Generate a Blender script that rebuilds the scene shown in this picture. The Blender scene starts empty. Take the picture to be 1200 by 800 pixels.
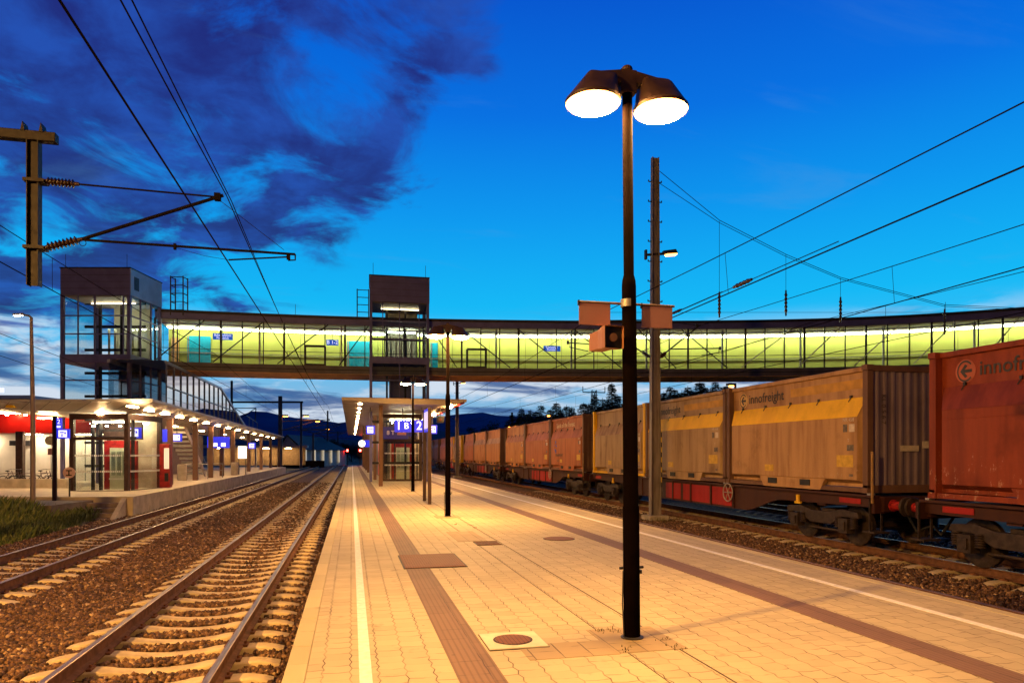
import bpy, math, random
import numpy as np
from mathutils import Vector, Matrix

random.seed(7); rng = np.random.default_rng(7)
R = math.radians
scene = bpy.context.scene
COL = scene.collection

# ------------------------------------------------------------------ camera
YAW = R(13.07); CT, ST = math.cos(YAW), math.sin(YAW); F = 810.0; EYE = 1.6; HZ = 532.0
cam_data = bpy.data.cameras.new('camera'); cam = bpy.data.objects.new('camera', cam_data); COL.objects.link(cam)
cam.location = (0, 0, EYE); cam.rotation_euler = (R(90), 0, -YAW)
cam_data.sensor_width = 36; cam_data.lens = F / 1200 * 36; cam_data.shift_y = (HZ - 400) / 1200
cam_data.clip_end = 20000; cam_data.clip_start = .05
scene.camera = cam
scene.view_settings.view_transform = 'Standard'; scene.view_settings.look = 'None'
scene.view_settings.exposure = 0.0; scene.view_settings.gamma = 1
scene.render.engine = 'CYCLES'
cy = scene.cycles
cy.use_denoising = True; cy.max_bounces = 6; cy.diffuse_bounces = 3; cy.glossy_bounces = 3
cy.transparent_max_bounces = 16; cy.transmission_bounces = 4; cy.sample_clamp_indirect = 4.0
cy.caustics_reflective = False; cy.caustics_refractive = False


# ------------------------------------------------------------------ node expression helper
class S:
    def __init__(s, nt, sock): s.nt, s.k = nt, sock
    def m(s, op, *o):
        n = s.nt.nodes.new('ShaderNodeMath'); n.operation = op
        for i, v in enumerate((s,) + o):
            if isinstance(v, S): s.nt.links.new(v.k, n.inputs[i])
            else: n.inputs[i].default_value = v
        return S(s.nt, n.outputs[0])
    def __add__(s, o): return s.m('ADD', o)
    __radd__ = __add__
    def __sub__(s, o): return s.m('SUBTRACT', o)
    def __rsub__(s, o): return (s * -1) + o
    def __mul__(s, o): return s.m('MULTIPLY', o)
    __rmul__ = __mul__
    def __truediv__(s, o): return s.m('DIVIDE', o)
    def smooth(s, a, b, lo=0., hi=1.):
        n = s.nt.nodes.new('ShaderNodeMapRange'); n.interpolation_type = 'SMOOTHSTEP'
        s.nt.links.new(s.k, n.inputs[0])
        for i, v in enumerate((a, b, lo, hi)): n.inputs[i + 1].default_value = v
        return S(s.nt, n.outputs[0])


def vec(nt, x, y, z):
    n = nt.nodes.new('ShaderNodeCombineXYZ')
    for i, v in enumerate((x, y, z)):
        if isinstance(v, S): nt.links.new(v.k, n.inputs[i])
        else: n.inputs[i].default_value = v
    return S(nt, n.outputs[0])


def sep(nt, v):
    n = nt.nodes.new('ShaderNodeSeparateXYZ'); nt.links.new(v.k, n.inputs[0])
    return [S(nt, n.outputs[i]) for i in range(3)]


def coord(nt, which='Object'):
    return S(nt, nt.nodes.new('ShaderNodeTexCoord').outputs[which])


def scaled(nt, v, sc, off=(0, 0, 0)):
    n = nt.nodes.new('ShaderNodeMapping'); nt.links.new(v.k, n.inputs[0])
    n.inputs['Scale'].default_value = sc; n.inputs['Location'].default_value = off
    return S(nt, n.outputs[0])


def noise(nt, v, scale=5., detail=4., rough=.55, dist=0.):
    n = nt.nodes.new('ShaderNodeTexNoise'); nt.links.new(v.k, n.inputs['Vector'])
    n.inputs['Scale'].default_value = scale; n.inputs['Detail'].default_value = detail
    n.inputs['Roughness'].default_value = rough; n.inputs['Distortion'].default_value = dist
    return S(nt, n.outputs[0])


def mixc(nt, f, a, b, blend='MIX'):
    n = nt.nodes.new('ShaderNodeMix'); n.data_type = 'RGBA'; n.blend_type = blend
    ins = [i for i in n.inputs if i.enabled or True]
    fac, A, B = n.inputs[0], n.inputs[6], n.inputs[7]
    for sk, v in ((fac, f), (A, a), (B, b)):
        if isinstance(v, S): nt.links.new(v.k, sk)
        elif isinstance(v, (int, float)): sk.default_value = v
        else: sk.default_value = (*v, 1)[:4]
    return S(nt, n.outputs[2])


def new_mat(name):
    m = bpy.data.materials.new(name); m.use_nodes = True
    nt = m.node_tree; b = nt.nodes['Principled BSDF']
    return m, nt, b


def setbump(nt, b, h, strength=.5, dist=.01):
    n = nt.nodes.new('ShaderNodeBump'); n.inputs['Strength'].default_value = strength; n.inputs['Distance'].default_value = dist
    nt.links.new(h.k, n.inputs['Height']); nt.links.new(n.outputs[0], b.inputs['Normal'])


def M(name, col, rough=.6, metal=0., var=.18, vs=3., bump=0., bs=30., stretch=(1, 1, 1), spec=.35):
    m, nt, b = new_mat(name)
    c = scaled(nt, coord(nt), stretch)
    n1 = noise(nt, c, vs, 5)
    lo = tuple(x * (1 - var) for x in col); hi = tuple(min(1, x * (1 + var)) for x in col)
    nt.links.new(mixc(nt, n1.smooth(.3, .7), lo, hi).k, b.inputs['Base Color'])
    nt.links.new((noise(nt, c, vs * 2.7, 3) * .3 + (rough - .15)).k, b.inputs['Roughness'])
    b.inputs['Metallic'].default_value = metal
    b.inputs['Specular IOR Level'].default_value = spec
    if bump: setbump(nt, b, noise(nt, c, bs, 4), bump, .01)
    return m


def emis(name, col, strength, base=(.8, .8, .8)):
    m, nt, b = new_mat(name)
    b.inputs['Base Color'].default_value = (*base, 1)
    b.inputs['Emission Color'].default_value = (*col, 1); b.inputs['Emission Strength'].default_value = strength
    return m


def glass(name, tint=(.92, .95, .94), refl=.06, rough=.0):
    m = bpy.data.materials.new(name); m.use_nodes = True; nt = m.node_tree; nt.nodes.clear()
    o = nt.nodes.new('ShaderNodeOutputMaterial'); mx = nt.nodes.new('ShaderNodeMixShader')
    t = nt.nodes.new('ShaderNodeBsdfTransparent'); t.inputs[0].default_value = (*tint, 1)
    g = nt.nodes.new('ShaderNodeBsdfGlossy'); g.inputs['Roughness'].default_value = rough
    ge = nt.nodes.new('ShaderNodeNewGeometry'); dn = nt.nodes.new('ShaderNodeVectorMath'); dn.operation = 'DOT_PRODUCT'
    nt.links.new(ge.outputs['Normal'], dn.inputs[0]); nt.links.new(ge.outputs['Incoming'], dn.inputs[1])
    f = (((S(nt, dn.outputs['Value']).m('ABSOLUTE') * -1 + 1).m('POWER', 5.)) * .9 + refl).m('MINIMUM', 1.)
    nt.links.new(f.k, mx.inputs[0]); nt.links.new(t.outputs[0], mx.inputs[1]); nt.links.new(g.outputs[0], mx.inputs[2])
    nt.links.new(mx.outputs[0], o.inputs[0])
    return m


# ------------------------------------------------------------------ pixel helpers (1200x800 photo) -> world
def ray(u):
    xc = (u - 600) / F
    return xc * CT + ST, CT - xc * ST
def PZ(u, Z, z=0.):
    a, b = ray(u); return Vector((Z * a, Z * b, z))
def PV(u, v, Z):
    a, b = ray(u); return Vector((Z * a, Z * b, EYE + (HZ - v) * Z / F))
def PY(u, v, Y):
    a, b = ray(u); Z = Y / b; return Vector((Z * a, Y, EYE + (HZ - v) * Z / F))
def PX(u, v, X):
    a, b = ray(u); Z = X / a; return Vector((X, Z * b, EYE + (HZ - v) * Z / F))
def PG(u, v, z=0.):
    Z = (EYE - z) * F / (v - HZ); return PZ(u, Z, z)


# ------------------------------------------------------------------ world: dusk sky
world = bpy.data.worlds.new('World'); scene.world = world; world.use_nodes = True
nt = world.node_tree; bg = nt.nodes['Background']
d = coord(nt, 'Generated'); dx, dy, dz = sep(nt, d)
el = dz.m('ARCSINE') * (180 / math.pi)
ramp = nt.nodes.new('ShaderNodeValToRGB'); nt.links.new(((el + 5) / 95.).k, ramp.inputs[0])
cr = ramp.color_ramp; cr.interpolation = 'LINEAR'
def stop(e, c):
    p = (e + 5) / 95
    k = cr.elements.new(p); k.color = (*c, 1)
cr.elements[0].position = 0; cr.elements[0].color = (.10, .20, .38, 1)
cr.elements[1].position = 1; cr.elements[1].color = (.0, .012, .07, 1)
for e, c in ((1, (.30, .46, .64)), (5, (.20, .48, .76)), (9, (.03, .52, .92)), (12, (.004, .48, .92)), (19, (.002, .31, .86)), (26, (.001, .165, .76)), (34, (.001, .09, .62)), (48, (.0, .04, .26)), (65, (.0, .018, .11))):
    stop(e, c)
sky = S(nt, ramp.outputs[0])
# low banks of grey and white cloud near the horizon
pl = vec(nt, dx / (dz + .16), dy / (dz + .16), 0.)
az = dx.m('ARCTAN2', dy) * (180 / math.pi)
lowc = vec(nt, az * .10, el * .42, 3.1)
n1 = noise(nt, lowc, 1.0, 6, .6, .3)
lowmask = el.smooth(1.0, 3.0) * el.smooth(7.5, 11.5, 1., 0.)
sky = mixc(nt, n1.smooth(.43, .58) * lowmask * .95, sky, (.66, .74, .85))
n2 = noise(nt, vec(nt, az * .085, el * .5, 9.7), 1.2, 6, .6, .4)
sky = mixc(nt, n2.smooth(.50, .64) * lowmask * .9, sky, (.028, .10, .30))
# dark purple cloud mass, upper left
def cone(u, v, a0, a1):
    q = PV(u, v, 1.0) - Vector((0, 0, EYE)); q.normalize()
    dn = nt.nodes.new('ShaderNodeVectorMath'); dn.operation = 'DOT_PRODUCT'
    nt.links.new(d.k, dn.inputs[0]); dn.inputs[1].default_value = q
    return S(nt, dn.outputs['Value']).smooth(math.cos(R(a1)), math.cos(R(a0)))
region = cone(100, 110, 1, 21).m('MAXIMUM', cone(10, 190, 1, 15)).m('MAXIMUM', cone(300, 120, 1, 14) * .95).m('MAXIMUM', cone(430, 130, 1, 9) * .85).m('MAXIMUM', cone(490, 20, 1, 8) * .72)
cn = noise(nt, scaled(nt, pl, (1, 1, 1), (3.3, 1.7, 0)), 3.0, 9, .60, .6)
mass = ((cn - .5) * 1.45 + .5 + region * .38).smooth(.62, .88)
shade = noise(nt, scaled(nt, pl, (1, 1, 1), (.3, 4.7, 0)), 4.5, 6, .6, .3)
cloudc = mixc(nt, shade.smooth(.32, .70), (.014, .016, .16), (.018, .075, .42))
mass = mass * region.smooth(.02, .35)
sky = mixc(nt, mass * .93, sky, cloudc)
# faint wisps, right
wn = noise(nt, scaled(nt, pl, (.8, 2.2, 1), (6.1, .4, 0)), 1.7, 7, .6, .6)
sky = mixc(nt, wn.smooth(.56, .8) * el.smooth(6, 14) * .22, sky, (.10, .30, .62))
# the eastern half of the sky (behind the viewer) is already night
vn = nt.nodes.new('ShaderNodeVectorMath'); vn.operation = 'DOT_PRODUCT'; nt.links.new(d.k, vn.inputs[0]); vn.inputs[1].default_value = (ST, CT, .0)
front = S(nt, vn.outputs['Value']).smooth(-.1, .62)
sky = mixc(nt, front, (.004, .014, .06), sky)
nish = nt.nodes.new('ShaderNodeTexSky'); nish.sky_type = 'NISHITA'; nish.sun_disc = False
nish.sun_elevation = R(-3); nish.sun_rotation = YAW
sky = mixc(nt, 1.0, sky, mixc(nt, 1.0, S(nt, nish.outputs[0]), (.02, .02, .02), 'MULTIPLY'), 'ADD')
nt.links.new(sky.k, bg.inputs['Color']); bg.inputs['Strength'].default_value = 1.0

sun_d = bpy.data.lights.new('sun', 'SUN'); sun_d.energy = .02; sun_d.angle = R(12); sun_d.color = (1, .8, .6)
sun = bpy.data.objects.new('sun', sun_d); COL.objects.link(sun); sun.rotation_euler = (R(85), 0, R(180) - YAW)


# ------------------------------------------------------------------ mesh builder
class MB:
    def __init__(s): s.v, s.f, s.mi, s.bl = [], [], [], []
    def add(s, vs, fs, mi=0):
        o = len(s.v); s.bl.append((len(s.v), len(s.f))); s.v += [tuple(v) for v in vs]; s.f += [tuple(i + o for i in f) for f in fs]; s.mi += [mi] * len(fs)
        return s
    def box(s, x0, x1, y0, y1, z0, z1, mi=0):
        return s.add([(x, y, z) for x in (x0, x1) for y in (y0, y1) for z in (z0, z1)],
                     [(0, 1, 3, 2), (4, 6, 7, 5), (0, 4, 5, 1), (2, 3, 7, 6), (0, 2, 6, 4), (1, 5, 7, 3)], mi)
    def cbox(s, c, sx, sy, sz, mi=0):
        return s.box(c[0] - sx / 2, c[0] + sx / 2, c[1] - sy / 2, c[1] + sy / 2, c[2] - sz / 2, c[2] + sz / 2, mi)
    def bar(s, p, q, w, h=None, up=(0, 0, 1), mi=0):
        p, q = Vector(p), Vector(q); h = h or w
        d = (q - p).normalized(); up = Vector(up)
        if abs(d.dot(up)) > .98: up = Vector((0, 1, 0))
        sd = d.cross(up).normalized(); u2 = sd.cross(d).normalized()
        vs = []
        for e in (p, q):
            for a, b in ((-1, -1), (1, -1), (1, 1), (-1, 1)): vs.append(e + sd * (a * w / 2) + u2 * (b * h / 2))
        return s.add(vs, [(3, 2, 1, 0), (4, 5, 6, 7), (0, 1, 5, 4), (1, 2, 6, 5), (2, 3, 7, 6), (3, 0, 4, 7)], mi)
    def tube(s, pts, r, n=8, caps=True, mi=0):
        pts = [Vector(p) for p in pts]; rs = r if isinstance(r, (list, tuple)) else [r] * len(pts)
        vs = []; prev = None
        for i, p in enumerate(pts):
            a = pts[max(i - 1, 0)]; b = pts[min(i + 1, len(pts) - 1)]
            d = (b - a).normalized()
            if prev is None:
                up = Vector((0, 0, 1)) if abs(d.z) < .95 else Vector((0, 1, 0))
                sd = d.cross(up).normalized()
            else:
                sd = (prev - d * prev.dot(d)).normalized()
            prev = sd; u2 = sd.cross(d)
            for k in range(n):
                t = 2 * math.pi * k / n; vs.append(p + sd * (rs[i] * math.cos(t)) + u2 * (rs[i] * math.sin(t)))
        fs = []
        for i in range(len(pts) - 1):
            for k in range(n):
                k2 = (k + 1) % n; fs.append((i * n + k2, i * n + k, (i + 1) * n + k, (i + 1) * n + k2))
        if caps: fs += [tuple(range(n)), tuple(reversed(range((len(pts) - 1) * n, len(pts) * n)))]
        return s.add(vs, fs, mi)
    def lathe(s, prof, c=(0, 0, 0), n=16, axis='z', mi=0):
        vs = []
        for r, h in prof:
            for k in range(n):
                t = 2 * math.pi * k / n; a, b = r * math.cos(t), r * math.sin(t)
                p = (a, b, h) if axis == 'z' else ((h, a, b) if axis == 'x' else (b, h, a))
                vs.append((p[0] + c[0], p[1] + c[1], p[2] + c[2]))
        m = len(prof); fs = []
        for i in range(m - 1):
            for k in range(n):
                k2 = (k + 1) % n; fs.append((i * n + k, i * n + k2, (i + 1) * n + k2, (i + 1) * n + k))
        fs += [tuple(reversed(range(n))), tuple(range((m - 1) * n, m * n))]
        return s.add(vs, fs, mi)
    def quad(s, a, b, c, d, mi=0): return s.add([a, b, c, d], [(0, 1, 2, 3)], mi)
    def prism(s, poly, a, b, fn, mi=0):
        """poly of 2D points swept between parameters a and b; fn(p, t) -> 3D"""
        n = len(poly); vs = [fn(p, a) for p in poly] + [fn(p, b) for p in poly]
        fs = [tuple(reversed(range(n))), tuple(range(n, 2 * n))] + [(i, (i + 1) % n, n + (i + 1) % n, n + i) for i in range(n)]
        return s.add(vs, fs, mi)
    def each(s, name, mat, parent=None, per=1, **kw):
        out = []
        bl = s.bl + [(len(s.v), len(s.f))]
        for i in range(0, len(s.bl), per):
            (v0, f0), (v1, f1) = bl[i], bl[min(i + per, len(s.bl))]
            m = MB(); m.v = s.v[v0:v1]; m.f = [tuple(k - v0 for k in f) for f in s.f[f0:f1]]; m.mi = s.mi[f0:f1]
            out.append(m.build(name, mat, parent, **kw))
        return out
    def build(s, name, mat, parent=None, smooth=False, bevel=0., local=False):
        me = bpy.data.meshes.new(name)
        off = Vector((0, 0, 0))
        if parent is not None and not local:
            top = parent
            while top.parent is not None: top = top.parent
            off = Vector(top.location)
        me.from_pydata([(v[0] - off.x, v[1] - off.y, v[2] - off.z) for v in s.v], [], s.f)
        mats = mat if isinstance(mat, (list, tuple)) else [mat]
        for m in mats: me.materials.append(m)
        if len(mats) > 1: me.polygons.foreach_set('material_index', s.mi)
        if smooth: me.polygons.foreach_set('use_smooth', [True] * len(me.polygons))
        import bmesh
        bm = bmesh.new(); bm.from_mesh(me); bmesh.ops.recalc_face_normals(bm, faces=bm.faces); bm.to_mesh(me); bm.free()
        me.update()
        o = bpy.data.objects.new(name, me); COL.objects.link(o)
        if parent is not None: o.parent = parent
        if smooth:
            md = o.modifiers.new('edges', 'EDGE_SPLIT'); md.split_angle = R(40)
        if bevel:
            md = o.modifiers.new('bevel', 'BEVEL'); md.width = bevel; md.segments = 2; md.limit_method = 'ANGLE'
        return o


def tag(o, label=None, cat=None, group=None, kind=None):
    if label: o['label'] = label
    if cat: o['category'] = cat
    if group: o['group'] = group
    if kind: o['kind'] = kind
    return o


def thing(name, label, cat, loc=(0, 0, 0), rz=0., group=None):
    o = bpy.data.objects.new(name, None); COL.objects.link(o); o.empty_display_size = .2
    o.location = loc; o.rotation_euler = (0, 0, rz)
    return tag(o, label, cat, group)


KIDS = {}
def kids(o): return [c for c in COL.objects if c.parent is o]


def dup(o, parent=None, loc=None, label=None, ch=None):
    if ch is None:
        ch = {}
        for c in COL.objects:
            if c.parent is not None: ch.setdefault(c.parent.name, []).append(c)
    c = o.copy(); COL.objects.link(c)
    if parent is not None: c.parent = parent
    if loc is not None: c.location = loc
    if label: c['label'] = label
    for k in ch.get(o.name, []): dup(k, c, None, None, ch)
    return c


def text(body, size, mat, parent, loc, rot, extr=.004, name='lettering', align='CENTER', bold=0., xs=1.):
    cu = bpy.data.curves.new(name, 'FONT'); cu.body = body; cu.size = size; cu.extrude = extr
    cu.align_x = align; cu.align_y = 'CENTER'; cu.offset = bold; cu.resolution_u = 3
    t = bpy.data.objects.new('text_source', cu); COL.objects.link(t)
    dg = bpy.context.evaluated_depsgraph_get()
    me = bpy.data.meshes.new_from_object(t.evaluated_get(dg)); bpy.data.objects.remove(t)
    me.name = name; me.materials.clear(); me.materials.append(mat)
    o = bpy.data.objects.new(name, me); COL.objects.link(o); o.parent = parent
    off = Vector((0, 0, 0))
    top = parent
    while top.parent is not None: top = top.parent
    o.location = Vector(loc) - Vector(top.location); o.rotation_euler = rot; o.scale = (xs, 1, 1)
    return o


FACE_CAM = (R(90), 0, 0); FACE_LEFT = (R(90), 0, R(-90))

# ------------------------------------------------------------------ materials
brown_steel = M('brown_painted_steel', (.050, .026, .022), .5, 0, .25, 6, spec=.3)
pole_paint = M('lamp_pole_paint', (.0028, .0014, .0012), .85, 0, .25, 6, spec=.01)
dark_steel = M('dark_steel', (.030, .028, .032), .5, .3, .25, 5)
galv = M('galvanised_steel', (.30, .29, .28), .5, .6, .2, 9)
post_grey = M('weathered_mast_steel', (.21, .18, .17), .6, .2, .3, 3, stretch=(3, 3, .4))
purple_clad = M('dark_violet_cladding', (.125, .115, .26), .45, .2, .12, 2)
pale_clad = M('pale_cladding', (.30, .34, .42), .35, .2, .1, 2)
conc = M('concrete', (.34, .30, .25), .85, 0, .25, 2.2, .25, 60)
conc_pale = M('pale_concrete', (.48, .40, .31), .85, 0, .2, 2.0, .2, 50)
beige_panel = M('beige_soffit_panel', (.44, .37, .30), .4, 0, .06, .8)
wood_soffit = M('wood_soffit', (.80, .44, .18), .6, 0, .12, 2)
red_panel = M('red_panel', (.68, .018, .014), .35, 0, .08, 1)
red_dark = M('red_paint_worn', (.28, .012, .010), .5, 0, .35, 4)
white_paint = M('white_paint', (.78, .76, .72), .5, 0, .1, 4)
white_wall = M('white_render_wall', (.70, .64, .56), .9, 0, .1, 1, .1, 60)
yellow_green = M('lime_wall', (.50, .54, .12), .5, 0, .06, .8)
turq = M('turquoise_panel', (.012, .36, .56), .3, 0, .1, 1)
black = M('black', (.012, .012, .012), .6, 0, .2, 5)
rubber = M('black_rubber', (.015, .015, .015), .7, 0, .2, 5)
insul = M('brown_porcelain', (.045, .022, .018), .3, 0, .2, 8)
rust = M('rust', (.17, .065, .028), .85, .1, .4, 9, .4, 60)
rail_side = M('rusty_rail_steel', (.13, .062, .036), .8, 0, .3, 7, spec=.12)
rail_top = M('polished_rail_head', (.46, .34, .22), .42, .9, .2, 6, stretch=(8, .3, 1))
win_glass = glass('window_glass'); dark_glass = glass('tower_glass', (.88, .92, .93), .02)
refl_glass = glass('sky_glass', (.50, .55, .58), .36)
lens_warm = emis('sodium_lamp_glow', (1., .50, .13), 520)
lens_far = emis('far_lamp_glow', (1., .30, .04), 16)
lens_white = emis('white_lamp_glow', (1., .86, .62), 60)
soffit_light = emis('soffit_light_glow', (1., .62, .27), 110)
tube_light = emis('tube_light_glow', (.94, 1., .70), 28)
blue_sign = emis('blue_backlit_sign', (.010, .022, .70), 1.0, (.02, .03, .5))
white_sign = emis('white_backlit_sign', (.72, .74, 1.), 1.3)
blue_plate = M('blue_sign_plate', (.01, .10, .52), .4, 0, .05, 2)
sign_white = M('sign_white', (.80, .80, .80), .5, 0, .05, 3)
signal_red = emis('red_signal_glow', (1., .03, .02), 60)
sign_back = M('sign_back_plate', (.25, .125, .14), .55, .1, .08, 3)
foliage = M('dark_foliage', (.030, .050, .028), .8, 0, .4, 1.2)
bark = M('bark', (.06, .045, .035), .9, 0, .3, 8)

# pavers with interlocking zigzag joints
def paver_mat(name, base, dark, px, py, wob, groove=False):
    m, nt, b = new_mat(name)
    c = coord(nt); x, y, z = sep(nt, c)
    tri = lambda v, p: v.m('PINGPONG', p) / p - .5
    wig = noise(nt, c, 9, 2) * .012
    xx = x + tri(y, py * .5) * wob + wig
    col_id = (xx / px).m('FLOOR')
    yy = y + tri(x, px * .5) * wob * .8 + (col_id.m('FLOORED_MODULO', 2.) * (py * .5)) + wig
    fx = (xx / px).m('FRACT'); fy = (yy / py).m('FRACT'); row = (yy / py).m('FLOOR')
    ex = (fx - .5).m('ABSOLUTE') * -1 + .5; ey = (fy - .5).m('ABSOLUTE') * -1 + .5
    jx = (ex * px).smooth(.002, .007, 1., 0.); jy = (ey * py).smooth(.002, .007, 1., 0.)
    wear = noise(nt, c, 1.7, 4, .6).smooth(.38, .62)
    wear2 = noise(nt, scaled(nt, c, (1, 1, 1), (5, 2, 0)), 3.1, 3, .6).smooth(.45, .60)
    jn = (jx * (wear * .6 + .38)).m('MAXIMUM', jy * (wear2 * .75 + .12))
    wn = nt.nodes.new('ShaderNodeTexWhiteNoise'); wn.noise_dimensions = '2D'; nt.links.new(vec(nt, col_id, row, 0.).k, wn.inputs['Vector'])
    per = S(nt, wn.outputs['Value'])
    big = noise(nt, scaled(nt, c, (1, .35, 1)), .55, 5, .6); fine = noise(nt, c, 90, 3, .7)
    spot = noise(nt, scaled(nt, c, (1, 1, 1), (2, 9, 0)), 2.6, 5, .65).smooth(.60, .74)
    gv_ = nt.nodes.new('ShaderNodeTexVoronoi'); nt.links.new(c.k, gv_.inputs['Vector']); gv_.inputs['Scale'].default_value = 1.7
    gum = S(nt, gv_.outputs['Distance']).smooth(.022, .034, 1., 0.)
    k = (per * .16 + .92) * (big * .8 + .61) * (fine * .24 + .88) * (1 - spot * .34) * (1 - gum * .4)
    cc = mixc(nt, 1., base, vec(nt, k, k, k), 'MULTIPLY')
    if groove:
        gv = (x / .05).m('FRACT'); g = ((gv - .5).m('ABSOLUTE')).smooth(.30, .40)
        cc = mixc(nt, g * .35, cc, dark); jn2 = jn.m('MAXIMUM', g * .6)
    else: jn2 = jn
    cc = mixc(nt, jn, cc, dark)
    nt.links.new(cc.k, b.inputs['Base Color'])
    nt.links.new((fine * .25 + .55).k, b.inputs['Roughness'])
    b.inputs['Specular IOR Level'].default_value = .35
    setbump(nt, b, fine * .12 - jn2 * 1.0 + per * .25 + big * .6, .55, .006)
    return m
paver = paver_mat('beige_pavers', (.455, .38, .24), (.07, .045, .03), .20, .166, .020)
tactile = paver_mat('brown_ribbed_pavers', (.19, .112, .072), (.06, .035, .025), .33, .33, .004, True)
kerb_stone = paver_mat('kerb_slabs', (.50, .42, .24), (.09, .06, .04), 7.3, 1.0, .0)


def stone_mat():
    m, nt, b = new_mat('ballast_stone')
    g = nt.nodes.new('ShaderNodeNewGeometry'); r = S(nt, g.outputs['Random Per Island'])
    rp = nt.nodes.new('ShaderNodeValToRGB'); nt.links.new(r.k, rp.inputs[0]); e = rp.color_ramp
    e.elements[0].color = (.035, .017, .009, 1); e.elements[1].color = (.52, .36, .21, 1)
    for p, c in ((.35, (.085, .039, .018)), (.7, (.16, .078, .036)), (.93, (.26, .145, .07))): e.elements.new(p).color = (*c, 1)
    nt.links.new(rp.outputs[0], b.inputs['Base Color']); b.inputs['Roughness'].default_value = .8
    return m
stone = stone_mat()


def bed_mat():
    m, nt, b = new_mat('ballast_bed_stone')
    c = coord(nt)
    v = nt.nodes.new('ShaderNodeTexVoronoi'); nt.links.new(c.k, v.inputs['Vector']); v.inputs['Scale'].default_value = 17
    cell = sep(nt, S(nt, v.outputs['Color']))[0]
    rp = nt.nodes.new('ShaderNodeValToRGB'); nt.links.new(cell.k, rp.inputs[0]); e = rp.color_ramp
    e.elements[0].color = (.035, .017, .009, 1); e.elements[1].color = (.30, .17, .085, 1)
    e.elements.new(.5).color = (.11, .053, .026, 1)
    big = noise(nt, c, .5, 5)
    nt.links.new(mixc(nt, big.smooth(.35, .7) * .5, S(nt, rp.outputs[0]), (.10, .055, .03)).k, b.inputs['Base Color'])
    b.inputs['Roughness'].default_value = .85
    setbump(nt, b, S(nt, v.outputs['Distance']) * -1. + cell * .8, 1., .04)
    return m
bed = bed_mat()


def streaked(name, base, streak, light, amt=.5, scuff=.4, metal=0.):
    """painted, weathered container steel: vertical streaks, blotches, scuffs low on the panel"""
    m, nt, b = new_mat(name); c = coord(nt)
    oi = nt.nodes.new('ShaderNodeObjectInfo'); rnd = S(nt, oi.outputs['Random'])
    cs = scaled(nt, c, (1, 1, 1)); ad = nt.nodes.new('ShaderNodeVectorMath'); ad.operation = 'ADD'
    nt.links.new(cs.k, ad.inputs[0]); nt.links.new(vec(nt, rnd * 31., rnd * 17., rnd * 5.).k, ad.inputs[1]); q = S(nt, ad.outputs[0])
    st = noise(nt, scaled(nt, q, (2.0, 2.0, .22)), 1.3, 7, .6); bl = noise(nt, q, 1.1, 6, .62); fn = noise(nt, q, 26, 4, .7)
    z = sep(nt, c)[2]
    cc = mixc(nt, st.smooth(.40, .68) * amt, base, streak)
    cc = mixc(nt, bl.smooth(.52, .72) * amt * .6, cc, tuple(x * .55 for x in streak))
    sc = (noise(nt, scaled(nt, q, (2, 2, .9)), 5, 7, .75) + z.smooth(1.7, .2, -.06, .05)).smooth(.62, .68)
    cc = mixc(nt, sc * scuff, cc, light)
    k = fn * .3 + .85
    cc = mixc(nt, 1., cc, vec(nt, k, k, k), 'MULTIPLY')
    nt.links.new(cc.k, b.inputs['Base Color']); nt.links.new((bl * .3 + .42).k, b.inputs['Roughness'])
    b.inputs['Metallic'].default_value = metal; b.inputs['Specular IOR Level'].default_value = .18
    setbump(nt, b, bl * 1.2 + st * .5 + fn * .06, .35, .02)
    return m
C_TAN = streaked('tan_container_paint', (.40, .265, .135), (.20, .115, .06), (.45, .38, .28), .75, .35)
C_OCHRE = streaked('ochre_container_paint', (.44, .255, .115), (.21, .10, .045), (.45, .36, .24), .7, .35)
C_RED = streaked('red_container_paint', (.25, .046, .018), (.12, .020, .010), (.48, .30, .20), .7, .55)
C_REDBROWN = streaked('redbrown_container_paint', (.37, .118, .044), (.21, .055, .022), (.42, .20, .10), .7, .35)
C_ORANGE = streaked('orange_container_paint', (.47, .20, .055), (.27, .095, .03), (.46, .26, .14), .7, .3)
C_YELLOW = streaked('yellow_ledge_paint', (.88, .52, .02), (.62, .33, .02), (.6, .45, .2), .4, .15)
C_GREYEND = streaked('grey_end_wall_paint', (.20, .15, .20), (.09, .06, .055), (.25, .2, .18), .6, .3)
C_FRAME = streaked('frame_paint', (.16, .085, .055), (.10, .05, .035), (.3, .2, .15), .6, .3)
W_BROWN = streaked('wagon_brown', (.058, .019, .011), (.035, .013, .009), (.10, .07, .05), .6, .2)
W_RED = streaked('wagon_red_panel', (.36, .018, .016), (.20, .012, .012), (.3, .1, .08), .5, .2)
bogie_m = M('greasy_bogie_steel', (.040, .026, .020), .6, .2, .4, 9)

# ================================================================== GROUND
def ground_mat():
    m, nt, b = new_mat('dark_earth'); c = coord(nt)
    n = noise(nt, c, .02, 8, .6); n2 = noise(nt, c, 2., 5)
    nt.links.new(mixc(nt, n.smooth(.4, .6), mixc(nt, n2, (.035, .03, .022), (.07, .055, .04)), (.03, .045, .022)).k, b.inputs['Base Color'])
    b.inputs['Roughness'].default_value = .9; return m
g = MB().quad((-6000, -400, -.95), (6000, -400, -.95), (6000, 9000, -.95), (-6000, 9000, -.95)).build('ground', ground_mat()); tag(g, kind='structure')
TRACKS = [-6.5, -2.1, 8.15, 12.55, 17.0]
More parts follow.
